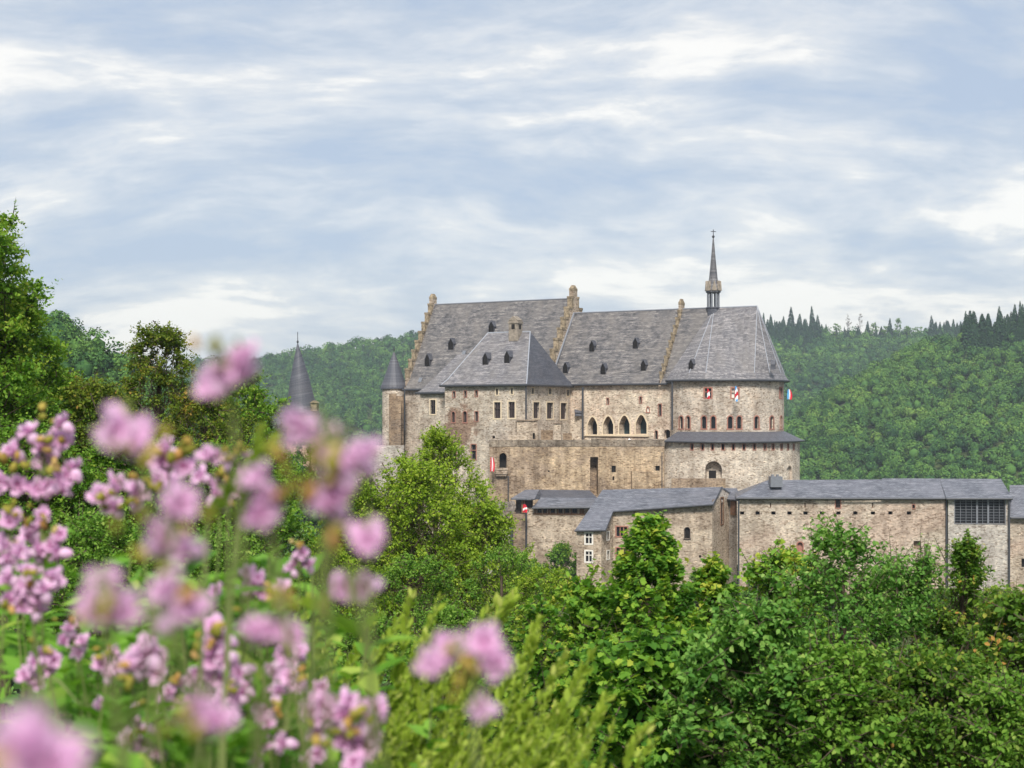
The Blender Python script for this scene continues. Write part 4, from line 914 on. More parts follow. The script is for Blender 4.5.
# ------------------------------------------------------------------ vegetation
def unit(v): return v/np.maximum(np.linalg.norm(v, axis=-1, keepdims=True), 1e-9)
def tmpl_oval(w=.30, fold=.10):
    v = np.array([(0,0,0),(.3,w*.9,fold),(.62,w,fold),(1,0,-.05),(.62,-w,fold),(.3,-w*.9,fold),(.5,0,0)], float)
    return v, [(0,6,2,1),(6,3,2),(0,5,4,6),(6,4,3)]
def tmpl_maple():
    v = np.array([(0,0,0),(-.02,.30,.05),(.22,.28,.06),(.34,.56,.05),(.52,.34,.08),(.70,.30,.06),(1,0,-.06),(.5,0,0)], float)
    m = v[1:6]*np.array([1,-1,1])
    V = np.concatenate([v, m])          # 8..12 mirrored
    return V, [(0,7,4,2,1),(4,3,2),(7,6,5,4),(0,8,9,11,7),(11,9,10),(7,11,12,6)]
def tmpl_diamond(w=.34):
    return np.array([(0,0,0),(.5,w,.06),(1,0,-.03),(.5,-w,.06)], float), [(0,2,1),(0,3,2)]
def tmpl_lance(w=.16):
    v = np.array([(0,0,0),(.25,w,.05),(.6,w*.8,.03),(1,0,-.12),(.6,-w*.8,.03),(.25,-w,.05),(.4,0,-.01)], float)
    return v, [(0,6,2,1),(6,3,2),(0,5,4,6),(6,4,3)]
def tmpl_tuft():
    return np.array([(-.5,0,0),(-.15,.42,.08),(.5,.18,0),(.25,-.4,.06)], float), [(0,3,2,1)]

def raw_mesh(name, V, faces_tot, loops, attrs, mats, smooth=False):
    me = bpy.data.meshes.new(name)
    me.vertices.add(len(V)); me.vertices.foreach_set('co', V.astype(np.float32).ravel())
    me.loops.add(len(loops)); me.loops.foreach_set('vertex_index', loops.astype(np.int32))
    me.polygons.add(len(faces_tot))
    st = np.concatenate([[0], np.cumsum(faces_tot)[:-1]]).astype(np.int32)
    me.polygons.foreach_set('loop_start', st); me.polygons.foreach_set('loop_total', faces_tot.astype(np.int32))
    if smooth: me.polygons.foreach_set('use_smooth', np.ones(len(faces_tot), dtype=bool))
    for k, v in attrs.items():
        at = me.attributes.new(k, 'FLOAT', 'FACE'); at.data.foreach_set('value', v.astype(np.float32))
    for m in mats: me.materials.append(m)
    me.update(calc_edges=True)
    return me
def scatter_arrays(T, P, Ax, Nn, S):
    tv, tf = T; n = len(P)
    Ax = unit(Ax); B = unit(np.cross(Nn, Ax)); Nn = np.cross(Ax, B)
    V = P[:,None,:] + S[:,None,None]*(tv[None,:,0,None]*Ax[:,None,:] + tv[None,:,1,None]*B[:,None,:] + tv[None,:,2,None]*Nn[:,None,:])
    ft = np.array([len(f) for f in tf]); fl = np.concatenate([np.array(f) for f in tf])
    off = np.arange(n)*len(tv)
    loops = (off[:,None]+fl[None,:]).ravel(); tot = np.tile(ft, n)
    return V.reshape(-1,3), tot, loops, len(tf)
def leaves_mesh(name, T, P, Ax, Nn, S, val, mat, extra=None):
    V, tot, loops, k = scatter_arrays(T, P, Ax, Nn, S)
    at = {'rnd': np.repeat(val, k)}
    if extra is not None: at['tone'] = np.repeat(extra, k)
    return raw_mesh(name, V, tot, loops, at, [mat])
def add_obj(name, me, parent=None, loc=None):
    o = bpy.data.objects.new(name, me); COL.objects.link(o)
    if parent: o.parent = parent
    if loc is not None: o.location = loc
    return o

G = {}
G['maple'] = leafmat('maple_leaf', [(0, (0.026,0.079,0.013)), (0.35, (0.059,0.164,0.021)), (0.62, (0.131,0.282,0.032)), (0.86, (0.275,0.420,0.046)), (1, (0.406,0.433,0.065))], .38)
G['willow'] = leafmat('sallow_leaf', [(0, (0.038,0.108,0.021)), (0.45, (0.087,0.222,0.038)), (0.8, (0.188,0.349,0.067)), (1, (0.309,0.430,0.121))], .38)
G['chestnut'] = leafmat('browning_leaf', [(0, (0.029,0.079,0.013)), (0.5, (0.079,0.176,0.023)), (0.8, (0.169,0.278,0.036)), (0.97, (0.303,0.303,0.055)), (1, (0.436,0.242,0.061))], .38)
G['light'] = leafmat('light_green_leaf', [(0, (0.066,0.132,0.015)), (0.4, (0.166,0.281,0.026)), (0.8, (0.298,0.408,0.039)), (1, (0.397,0.441,0.066))], .4)
G['fine'] = leafmat('fine_green_leaf', [(0, (0.039,0.103,0.013)), (0.45, (0.103,0.230,0.028)), (0.8, (0.204,0.344,0.051)), (1, (0.307,0.396,0.089))], .38)
G['dense'] = leafmat('dense_green_leaf', [(0, (0.037,0.099,0.012)), (0.45, (0.092,0.211,0.022)), (0.8, (0.185,0.323,0.035)), (1, (0.304,0.370,0.053))], .38)
G['olive'] = leafmat('olive_leaf', [(0, (0.032,0.065,0.009)), (0.45, (0.085,0.145,0.017)), (0.78, (0.18,0.23,0.027)), (0.96, (0.27,0.25,0.035)), (1, (0.30,0.20,0.04))], .38)
G['wood'] = leafmat('woodland_leaf', [(0, (0.013,0.045,0.02)), (0.3, (0.036,0.095,0.026)), (0.55, (0.078,0.17,0.034)), (0.8, (0.135,0.24,0.045)), (1, (0.20,0.28,0.06))], 0, 0.8, 0.1, 0.6)
G['conifer'] = leafmat('conifer_needle', [(0, (0.014,0.04,0.02)), (0.6, (0.026,0.066,0.028)), (1, (0.05,0.10,0.035))], 0, 0.8, 0.1)
G['bare'] = leafmat('dry_twig', [(0, (0.16,0.14,0.11)), (1, (0.28,0.25,0.2))], 0, 0.9, 0.1)
G['heath'] = leafmat('heath_leaf', [(0, (0.09,0.17,0.02)), (0.4, (0.19,0.29,0.03)), (0.8, (0.31,0.41,0.05)), (1, (0.44,0.48,0.12))], .4)
G['balsam'] = leafmat('balsam_leaf', [(0, (0.046,0.130,0.019)), (0.5, (0.104,0.260,0.026)), (0.85, (0.195,0.377,0.046)), (1, (0.338,0.442,0.078))], .35)

def tree(name, label, cat, base, H, RX, kind, T, leaf, nclump, shoots, nleaf, shootlen, prof='ovoid', up=.5, h0=.15, bot=None, seed=0, group=None, RY=None, lean=0.0, yellow=.15, tip=None, trunk_r=None, skyward=.4):
    r = np.random.default_rng(seed+100)
    RY = RY or RX; bx, by, bz = base
    root = thing(name, label, cat, (bx, by, bz), group)
    tq = r.random(nclump)**.9; tq[0] = 1.0
    hc = h0+(1-h0)*tq
    if prof == 'ovoid': pr = np.sqrt(np.clip(1-((tq-.42)/.6)**2, .02, 1))
    elif prof == 'cone': pr = np.clip(1.03-tq, .02, 1)**.9*1.08
    elif prof == 'dome': pr = np.clip(1-(np.clip(tq-.1,0,1)/.93)**2.2, .03, 1)**.55
    else: pr = np.clip(1-hc**3, .1, 1)
    an = r.random(nclump)*2*np.pi
    lob = 1+.22*np.sin(an*3+seed)+.15*np.sin(an*5+hc*9+seed*2)
    rad = pr*lob*np.sqrt(r.uniform(.06, 1.0, nclump))
    C = np.stack([RX*rad*np.cos(an)+lean*hc, RY*rad*np.sin(an), H*hc], 1)
    C[0] = (lean, 0, H*(1-.6*shootlen/H))
    # trunk, limbs
    mb = MB(); tr = trunk_r or max(.03, H*.016)
    wob = r.normal(0, .03, (6,2))*RX
    tpts = [(wob[i,0]*i/5+lean*i/5*.9, wob[i,1]*i/5, H*.93*i/5 - (.3 if i == 0 else 0)) for i in range(6)]
    mb.tube(tpts, [tr*(1-.16*i) for i in range(6)], 7)
    TP = np.array(tpts)
    for c in C[1:]:
        z0 = max(.05*H, h0*.85*H, c[2]-((.12+.25*r.random())*H-.35*math.hypot(c[0],c[1]))*(1-h0)); u = min(.99, z0/(H*.93))*5; i = min(4, int(u)); p0 = TP[i]+(TP[i+1]-TP[i])*(u-i)
        mid = (p0+c)/2+np.array((0,0,-.04*H*(1-h0)))+r.normal(0,.02*H,3)
        rr = tr*.22*(1.1-z0/H); mb.tube([tuple(p0), tuple(mid), tuple(c)], [rr, rr*.7, rr*.35], 4, cap=False)
    # shoots
    out = unit(np.stack([C[:,0]-lean*hc, C[:,1], np.zeros(nclump)], 1)+1e-6)
    ns = nclump*shoots; ci = np.repeat(np.arange(nclump), shoots)
    D = out[ci]*(.75-.5*up) + np.array((0,0,1))*(up+.9*(tq[ci,None]**2)*(prof == 'cone')) + unit(r.normal(size=(ns,3)))*.75
    D = unit(D); Ls = shootlen*r.uniform(.55, 1.15, ns)*(1-.62*tq[ci]*(prof == 'cone'))
    S0_ = C[ci]-D*(Ls*.35)[:,None]+r.normal(0, .12*shootlen, (ns,3))
    for k in range(0, ns, max(1, ns//260)):
        a = S0_[k]; b = a+D[k]*Ls[k]; mb.tube([tuple(a), tuple(b)], [tr*.07+.003, .002], 3, cap=False)
    mb.v = [(x+bx, y+by, z+bz) for x,y,z in mb.v]
    trunk = link(mb, 'trunk', M['bark'], root)
    n = ns*nleaf; si = np.repeat(np.arange(ns), nleaf); j = np.tile(np.arange(nleaf), ns)
    q = (j+.5+r.uniform(-.3,.3,n))/nleaf
    P = S0_[si]+D[si]*(Ls[si]*q)[:,None]; P[:,2] -= .12*Ls[si]*q*q
    perp = unit(np.cross(D[si], r.normal(size=(n,3))))
    Ax = D[si]*.45+perp*.9+np.array((0,0,-.22))
    Nn = unit(np.array((0,0,1.0))*(.55+skyward)+perp*.2+r.normal(0,.42,(n,3)))
    S = leaf*r.uniform(.55, 1.15, n)*(1-.35*q)*(1-.3*tq[ci][si]*(prof == 'cone'))
    cl = r.random(nclump); hn = P[:,2]/H
    val = .16+.38*r.random(n)+.24*cl[ci][si]+.2*q*q+yellow*np.clip(hn-.55,0,1)*1.6
    hot = (r.random(nclump) < .12)[ci][si]; val = val+np.where(hot, yellow*.9, 0)
    val = np.clip(val+r.normal(0,.07,n), 0, 1)
    me = leaves_mesh('crown', T, P, Ax, Nn, S, val, G[kind])
    add_obj('crown', me, root)
    return root
TO, TMp, TDm, TLn, TTf = tmpl_oval(), tmpl_maple(), tmpl_diamond(), tmpl_lance(), tmpl_tuft()
def at_px(px, D): x = (px-512)/F*D; return (x, D, hz(x, D))
def tree_px(name, label, cat, px, top, D, wpx, *a, **k):
    b = at_px(px, D); H = ZZ(top, D)-b[2]; bot = k.pop('bot', None)
    if bot: a = a[:9]+(max(.04, (ZZ(bot, D)-b[2])/H),)+a[10:] if len(a) > 9 else a; k.update({} if len(a) > 9 else {'h0': max(.04, (ZZ(bot, D)-b[2])/H)})
    return tree(name, label, cat, b, H, wpx/2*D/F, *a, **k)

# ---- young trees and bushes on the near slope, right half
MPL = 'young maples and bushes on the near slope'
nt_ = [ # name, label, px, top, D, width, kind, T, leaf, nclump, shoots, nleaf, len, prof, up, h0, yellow
 ('maple_tree','tall young maple with a spiky yellow-green leader before the gatehouse',650,524,17,250,'maple',TMp,.135,230,6,9,.5,'cone',.75,.22,.16),
 ('maple_tree','young maple with reddish yellow top left of the gatehouse maple',583,588,17.5,150,'maple',TMp,.115,100,6,9,.45,'dome',.6,.2,.20),
 ('maple_tree','yellowish young maple directly right of the gatehouse maple',712,563,18,200,'maple',TMp,.13,130,6,9,.45,'cone',.7,.25,.26),
 ('maple_tree','yellow-green maple before the left end of the long curtain wall',782,552,19,120,'maple',TMp,.115,90,6,9,.45,'dome',.75,.25,.30),
 ('sallow_bush','broad pale green bush with thin upright shoots before the long curtain wall',842,538,16,190,'willow',TO,.09,150,6,14,.5,'dome',.8,.2,.1),
 ('sallow_bush','pale bush with a few bare wispy shoots below the recess in the curtain wall',912,560,17,150,'willow',TO,.08,110,6,13,.55,'dome',.8,.2,.08),
 ('chestnut_tree','narrow spiky young tree with orange-brown leaf tips before the louvred bay',966,545,16,190,'chestnut',TO,.095,190,6,11,.42,'cone',.75,.2,.12),
 ('chestnut_tree','browning young tree at the right picture edge with orange leaf tips',1024,598,14.5,140,'chestnut',TO,.10,110,6,11,.42,'dome',.6,.15,.16),
 ('maple_tree','dark broad-leaved maple in the lower middle beneath the gatehouse maple',640,640,13.5,190,'maple',TMp,.125,130,6,9,.42,'dome',.45,.1,.0),
 ('sallow_bush','grey-green oval-leaved bush right of the dark lower maple',758,615,13,190,'willow',TO,.10,150,6,12,.45,'dome',.55,.1,.05),
 ('maple_tree','dark green low maple between the two grey-green lower bushes',842,650,12.5,170,'fine',TO,.085,140,6,12,.42,'dome',.5,.1,.03),
 ('sallow_bush','low bush with yellow-green leaves under the narrow orange-tipped tree',935,660,12.5,170,'chestnut',TO,.08,140,6,12,.42,'dome',.5,.1,.06),
 ('maple_tree','maple half hidden behind the yellow-green spiky shoots, left of all other maples',530,640,18,130,'maple',TMp,.11,90,6,9,.45,'dome',.5,.1,.06),
 ('sallow_bush','bush in the lower right picture corner with small dark leaves',1000,690,12,150,'fine',TO,.075,120,6,12,.4,'dome',.5,.1,.05),
]
for i, (nm, lb, px, top, D, wp, kd, T, lf, nc, sh, nl, sl_, pf, up_, h0_, yl) in enumerate(nt_):
    tree_px(nm, lb, 'tree' if 'tree' in nm else 'bush', px, top, D, wp, kd, T, lf, nc, sh, nl, sl_, pf, up_, h0_, seed=i*3+1, group=MPL, yellow=yl, bot=max(790, top+190))
for i, (px, top, D, wp, kd, lb) in enumerate([(1105,605,15,160,'willow','pale bush just beyond the right picture edge'),(1180,590,17,170,'maple','maple well beyond the right picture edge'),(1110,700,11,170,'fine','small-leaved bush beyond the lower right picture corner'),(1270,600,18,190,'chestnut','browning tree far beyond the right picture edge')]):
    tree_px('bush', lb, 'bush', px, top, D, wp, kd, TO, .1, 130, 6, 12, .45, 'dome', .6, .1, seed=200+i, group=MPL, yellow=.08, bot=max(790, top+190))
# ---- middle distance: bright tree before the castle, fine shrubs under it
tree_px('bright_tree', 'bright yellow-green tree with loose spreading branches before the left castle walls', 'tree', 438, 432, 46, 245, 'light', TDm, .15, 380, 7, 14, .9, 'cone', .35, .18, seed=51, yellow=.12, bot=640)
tree_px('bright_tree', 'low bright tree left of the taller bright tree, under the outer wall', 'tree', 368, 486, 44, 130, 'light', TDm, .14, 150, 7, 14, .8, 'dome', .35, .2, seed=52, yellow=.08, bot=640)
ms = [(410,560,36,190,'fine'),(500,548,40,150,'fine'),(330,540,34,150,'light'),(465,612,28,190,'fine'),(372,620,26,170,'fine'),(545,572,38,130,'light'),(290,590,28,170,'fine'),(540,655,24,150,'fine')]
ml = ['broad fine-leaved shrub at the foot of the bright tree','fine-leaved shrub right of the bright tree, below the flat ledge','light green shrub behind the single round blooms','fine-leaved shrub behind the tips of the spiky shoots','fine-leaved shrub behind the double bloom in the middle','light green shrub below the timber gallery house','dark fine-leaved shrub behind the pink flower cluster','fine-leaved shrub beside the leftmost maple']
for i, ((px, top, D, wp, kd), lb) in enumerate(zip(ms, ml)):
    tree_px('shrub', lb, 'shrub', px, top, D, wp, kd, TDm, .1, 150, 7, 14, .5, 'dome', .5, .1, seed=60+i, group='fine-leaved shrubs on the slope', yellow=.05, bot=top+170)
tree_px('bright_tree', 'spreading bright tree right of the tallest bright tree, below the hipped wing', 'tree', 484, 508, 45, 95, 'light', TDm, .14, 150, 7, 14, .8, 'dome', .3, .2, seed=53, yellow=.1, bot=640)
tree_px('bright_tree', 'rounded bright tree leaning before the trunk of the tallest bright tree', 'tree', 408, 462, 43, 150, 'light', TDm, .14, 200, 7, 14, .8, 'dome', .3, .2, seed=54, yellow=.1, bot=640)
# ---- trees on the left
lf_ = [
 ('tall_tree','tall dense green tree cut by the left picture edge',-48,186,36,225,'dense',.17,420,'dome',.12,.25),
 ('tall_tree','lower full green tree under the tall edge tree, before the wooded hill',2,280,37,120,'dense',.16,220,'dome',.15,.2),
 ('tall_tree','green tree behind the tall edge tree, in front of the wooded hill',62,376,48,150,'dense',.15,150,'dome',.15,.2),
 ('autumn_tree','sparse-topped tree with olive and yellow leaves before the wooded hill',158,326,50,105,'olive',.15,150,'dome',.15,.10),
 ('round_tree','rounded yellow-green tree left of the detached cone tower',246,378,52,108,'dense',.17,170,'dome',.2,.2),
 ('autumn_tree','olive tree between the sparse-topped tree and the rounded tree',206,392,44,110,'olive',.14,120,'dome',.15,.15),
 ('autumn_tree','low olive and yellow tree below the tall edge tree',92,385,38,130,'olive',.14,140,'dome',.15,.15),
 ('dark_tree','dark green tree filling the gap under the sparse-topped tree',140,440,32,170,'dense',.13,190,'dome',.1,.1),
 ('dark_tree','dark green tree under the tall edge tree behind the pink flowers',28,430,30,150,'dense',.12,190,'dome',.1,.1),
 ('dark_tree','dark green tree below the rounded tree behind the pink flowers',232,452,32,150,'dense',.13,170,'dome',.1,.1),
 ('dark_tree','dark shrubby tree lowest among the left trees behind the flower stems',100,520,25,200,'fine',.10,190,'dome',.1,.1),
 ('dark_tree','dark shrubby tree behind the round blooms at the middle left',215,540,25,170,'fine',.10,170,'dome',.1,.1),
]
for i, (nm, lb, px, top, D, wp, kd, lf, nc, pf, h0_, yl) in enumerate(lf_):
    tree_px(nm, lb, 'tree', px, top, D, wp, kd, TDm, lf, nc, 8, 15, .75, pf, .35, h0_, seed=80+i, group='trees on the left slope', yellow=yl, bot=max(520, top+150))
# ---- bushes at the castle foot
for i, (px, top, D, wp, lb) in enumerate([(562,545,262,34,'dark bush in the corner between gallery house and gatehouse'),(822,562,247,40,'dark round bush at the foot of the long curtain wall'),(882,578,246,50,'broader dark bush at the foot of the long curtain wall'),
        (705,572,246,44,'bush at the foot of the gatehouse front'),(1000,588,244,60,'light bush at the foot of the louvred bay'),(942,590,243,44,'bush below the corner pipe of the long curtain wall'),(640,585,244,60,'bush low at the foot of the gatehouse front, behind the tall maple'),(760,580,245,50,'bush at the foot of the curtain wall behind the yellow-green maple')]):
    tree_px('bush', lb, 'bush', px, top, D, wp, 'dense' if i != 4 else 'light', TDm, .7, 90, 6, 8, 1.6, 'dome', .4, .05, seed=120+i, group='bushes at the castle foot', yellow=.04, bot=top+60)
for i, (px, top, D, wp, lb) in enumerate([(352,494,300,60,'tree at the foot of the outer wall'),(470,505,283,70,'tree under the hipped wing behind the bright tree'),(400,500,296,60,'tree between outer wall and hipped wing'),(310,430,312,60,'tree at the foot of the detached cone tower'),(520,560,262,60,'tree below the flat ledge and the reddish pier')]):
    tree_px('hillside_tree', lb, 'tree', px, top, D, wp, 'dense', TDm, .7, 110, 6, 9, 1.8, 'dome', .4, .08, seed=140+i, group='trees on the castle hill', yellow=.06, bot=top+100)

# ---- wooded hills: far-off woods, one mass each
def sphere_dirs(n, r): return unit(r.normal(size=(n,3)))
ico = bmesh.new(); bmesh.ops.create_icosphere(ico, subdivisions=1, radius=1); IV = np.array([v.co[:] for v in ico.verts]); IF = np.array([[v.index for v in f.verts] for f in ico.faces]); ico.free()
def woodland(name, label, Y0, Y1, pxr, pitch, rad, tufts, tsize, seed, front=None):
    r = np.random.default_rng(seed); pts = []
    ys = np.arange(Y0, Y1, pitch*.85)
    for y in ys:
        xa, xb = (pxr[0]-512)/F*y, (pxr[1]-512)/F*y
        xs = np.arange(xa, xb, pitch); pts.append(np.stack([xs+r.normal(0,.3*pitch,len(xs)), np.full(len(xs), y)+r.normal(0,.3*pitch,len(xs))],1))
    p = np.concatenate(pts); z = HT(p[:,0], p[:,1])
    # drop crowns nobody on this side of the hills can see
    px = 512+F*p[:,0]/p[:,1]; el = (z+rad)/p[:,1]
    keep = np.ones(len(p), bool)
    if front is not None: keep = front(p[:,0], p[:,1], z)
    p, z = p[keep], z[keep]; n = len(p)
    R_ = rad*(.55+.95*r.random(n)**1.6); z = z+r.normal(0,.25*rad,n); tone = np.clip((.52 if rad < 5 else .34)+.22*r.normal(size=n)+.16*np.sign(np.sin(p[:,0]*.031+np.sin(p[:,1]*.023)*2.2))*r.random(n), 0, 1)
    C = np.stack([p[:,0], p[:,1], z+R_*.75], 1)
    # cores
    ax = np.stack([R_, R_, R_*1.15], 1)
    V1 = (C[:,None,:]+IV[None]*(ax*.52)[:,None,:]*r.uniform(.85,1.1,(n,len(IV),1))).reshape(-1,3)
    L1 = (np.arange(n)[:,None,None]*len(IV)+IF[None]).ravel(); T1_ = np.full(n*len(IF), 3)
    # tufts on five sub-lobes
    nl = 6; lobd = sphere_dirs(n*nl, r).reshape(n,nl,3); lobd[...,2] = np.abs(lobd[...,2])*.9-.15
    li = r.integers(0, nl, (n,tufts)); ld = np.take_along_axis(lobd, li[...,None].repeat(3,2), 1)
    d = sphere_dirs(n*tufts, r).reshape(n,tufts,3); d = unit(d+ld*.9+np.array((0,0,.25)))
    P = C[:,None,:]+ax[:,None,:]*(ld*.42+d*.56*r.uniform(.85,1.12,(n,tufts,1)))
    P = P.reshape(-1,3); Nn = unit(d.reshape(-1,3)+r.normal(0,.35,(n*tufts,3))); Ax = np.cross(Nn, r.normal(size=(n*tufts,3)))
    S = tsize*r.uniform(.6,1.4,n*tufts)
    V2, T2, L2, k = scatter_arrays(TTf, P, Ax, Nn, S)
    rn = np.concatenate([r.random(len(T1_))*.5, r.random(len(T2))]); tn = np.concatenate([np.repeat(tone, len(IF)), np.repeat(tone, tufts)])
    me = raw_mesh(name, np.concatenate([V1,V2]), np.concatenate([T1_,T2]), np.concatenate([L1, L2+len(V1)]), {'rnd': rn, 'tone': tn}, [G['wood']])
    o = add_obj(name, me); tag(o, label, 'woodland', None, 'stuff'); print(name, n); return o
def fl(hi, depth=60):
    h = HILLS[hi]
    def f(x, y, z):
        px = 512+F*x/y; e = np.interp(px, h['px'], h['py']); zc = (HZ-e)/F*h['D']
        u = np.clip((y-h['y0'])/(h['D']-h['y0']), 0, 1)
        return (y < h['D']+depth) & (zc > h['zb']+4) & (z > h['zb']+ (zc-h['zb'])*u*.6-2) & (z > -70)
    return f
woodland('near_woodland', 'green wooded hillside rising behind the left trees', 175, 385, (-260, 330), 5.6, 3.6, 340, .6, 1, fl(0, 20))
woodland('slope_woodland', 'wooded valley slope below the castle walls, hidden behind the near bushes', 75, 230, (-80, 1300), 5.8, 3.2, 150, .6, 4)
woodland('spur_woodland', 'green wooded spur sloping down behind the castle on the right', 640, 1010, (700, 1180), 7.2, 4.4, 260, .95, 2, fl(1, 20))
woodland('far_woodland', 'bluish wooded ridge closing the valley behind the castle', 1080, 1745, (190, 1160), 9.6, 5.6, 130, 1.5, 3, fl(2, 20))

# ---- single conifers and loose trees on the far ridge
def conifer_mesh(seed, h, w):
    r = np.random.default_rng(seed); n = 640; t = r.random(n)**.8
    q = .08+.92*t; rad = w*(1-q)*r.uniform(.5,1.05,n)+.1; an = r.random(n)*2*np.pi
    P = np.stack([rad*np.cos(an)*.6, rad*np.sin(an)*.6, h*q], 1)
    Ax = np.stack([np.cos(an), np.sin(an), -.35-.2*r.random(n)], 1); Nn = unit(np.array((0,0,1.))+r.normal(0,.3,(n,3)))
    S = (.9+w*(1-q)*.8)*r.uniform(.8,1.2,n)
    c = leaves_mesh('crown', tmpl_diamond(.3), P, Ax, Nn, S, r.random(n), G['conifer'])
    mb = MB(); mb.tube([(0,0,-1),(0,0,h*.97)], [h*.012, .03], 6)
    me = bpy.data.meshes.new('trunk'); me.from_pydata(mb.v, [], mb.f); me.materials.append(M['bark'])
    return c, me
CON = [conifer_mesh(s, h, w) for s, h, w in ((1,28,6.6),(2,22,6.8),(3,30,6.4),(4,18,6.0),(5,24,7.6),(6,33,7.0),(7,20,5.2))]
cr = random.Random(5); cxs = []
def stand(x0, x1, step, D, lo, hi):
    px = x0
    while px < x1: cxs.append((px, D+cr.uniform(-35, 20), cr.uniform(lo, hi))); px += step*cr.uniform(.4, 1.7)
stand(760, 824, 2.3, 1712, .85, 1.3); stand(762, 820, 4.0, 1690, .6, .95); stand(826, 890, 6.5, 1712, .45, .9)
stand(929, 966, 3.0, 1700, .75, 1.2); stand(930, 975, 4.5, 1680, .5, .9); stand(962, 1080, 2.6, 985, .6, 1.05); stand(968, 1080, 3.0, 970, .45, .8); stand(958, 1080, 4.0, 955, .35, .55)
for k, (px, D, sc_) in enumerate(cxs):
    x, y, z = at_px(px, D)
    near = D < 1200
    t = thing('conifer', 'dark conifer in the tall stand on the spur at the right picture edge' if near else 'dark conifer standing in the row along the far ridge', 'conifer', (x, y, z), 'conifers on the spur crest' if near else 'conifers along the far ridge')
    cm, tk = CON[cr.randrange(len(CON))]; wd = sc_*cr.uniform(.55, .95); t.scale = (wd, wd, sc_); t.rotation_euler = (cr.uniform(-.04,.04), cr.uniform(-.04,.04), cr.uniform(0, 6))
    add_obj('crown', cm, t); add_obj('trunk', tk, t)
for px, D, h, lb in ((848,1710,20.4,'pale bare tree on the far ridge left of the other bare tree'),(860,1708,21.6,'pale bare tree on the far ridge right of the other bare tree'),):
    x, y, z = at_px(px, D); tree('bare_tree', lb, 'tree', (x,y,z), h*1.5, 3.5, 'bare', TDm, 1.2, 26, 4, 4, 2.5, 'ovoid', .7, .2, seed=int(px))
for px, D, h, w_, lb in ((898,1705,18.0,3.2,'lone round-topped tree standing free on the far ridge'),(874,1700,14.4,5,'rounded broadleaf tree on the far ridge right of the bare trees'),(836,1702,14.4,5,'rounded broadleaf tree on the far ridge left of the bare trees'),(886,1700,12.0,4.5,'low broadleaf tree on the far ridge left of the lone tree'),(907,1702,10.8,4,'low broadleaf bush on the far ridge right of the lone tree'),(918,1698,10.8,5,'broadleaf bush in the gap of the far ridge')):
    x, y, z = at_px(px, D); tree('ridge_tree', lb, 'tree', (x,y,z), h*1.5, w_*1.2, 'fine', TDm, 1.5, 40, 5, 5, 2.5, 'ovoid', .5, .2, seed=int(px))

# ---- grass on the near slope, seen between the plants
def grass():
    r = np.random.default_rng(4); n = 26000
    y = 1.2+r.random(n)**1.4*22; x = (r.random(n)*2-1)*.5*(y+1.5)
    P = np.stack([x, y, HT(x, y)], 1); Ax = unit(np.stack([r.normal(0,.3,n), r.normal(0,.3,n), np.ones(n)], 1)); Nn = r.normal(size=(n,3))
    me = leaves_mesh('grass', tmpl_lance(.05), P, Ax, Nn, r.uniform(.2,.55,n), r.random(n), G['balsam'])
    tag(add_obj('grass', me), 'long green grass on the near slope under the flowers', 'grass', None, 'stuff')
grass()
# ------------------------------------------------------------------ flowers and shoots close to the camera
def petalmat():
    m, t, b = mat_base('pink_petal', .6, .2)
    at = N(t, 'ShaderNodeAttribute', attribute_name='rnd')
    r = ramp(t, [(0, (0.50,0.09,0.20)), (.28, (0.68,0.24,0.50)), (.55, (0.81,0.46,0.72)), (.8, (0.89,0.66,0.84)), (1, (0.93,0.84,0.90))]); L(t, at.outputs['Fac'], r.inputs[0])
    L(t, r.outputs[0], b.inputs['Base Color'])
    tr = N(t, 'ShaderNodeBsdfTranslucent'); L(t, r.outputs[0], tr.inputs[0]); ms_ = N(t, 'ShaderNodeMixShader'); ms_.inputs[0].default_value = .42
    L(t, b.outputs[0], ms_.inputs[1]); L(t, tr.outputs[0], ms_.inputs[2]); L(t, ms_.outputs[0], t.nodes['Material Output'].inputs[0])
    return m
M['petal'] = petalmat()
G['bud'] = leafmat('bud', [(0, (0.20,0.20,0.03)), (.5, (0.36,0.30,0.06)), (.8, (0.45,0.24,0.08)), (1, (0.50,0.40,0.16))], .15)
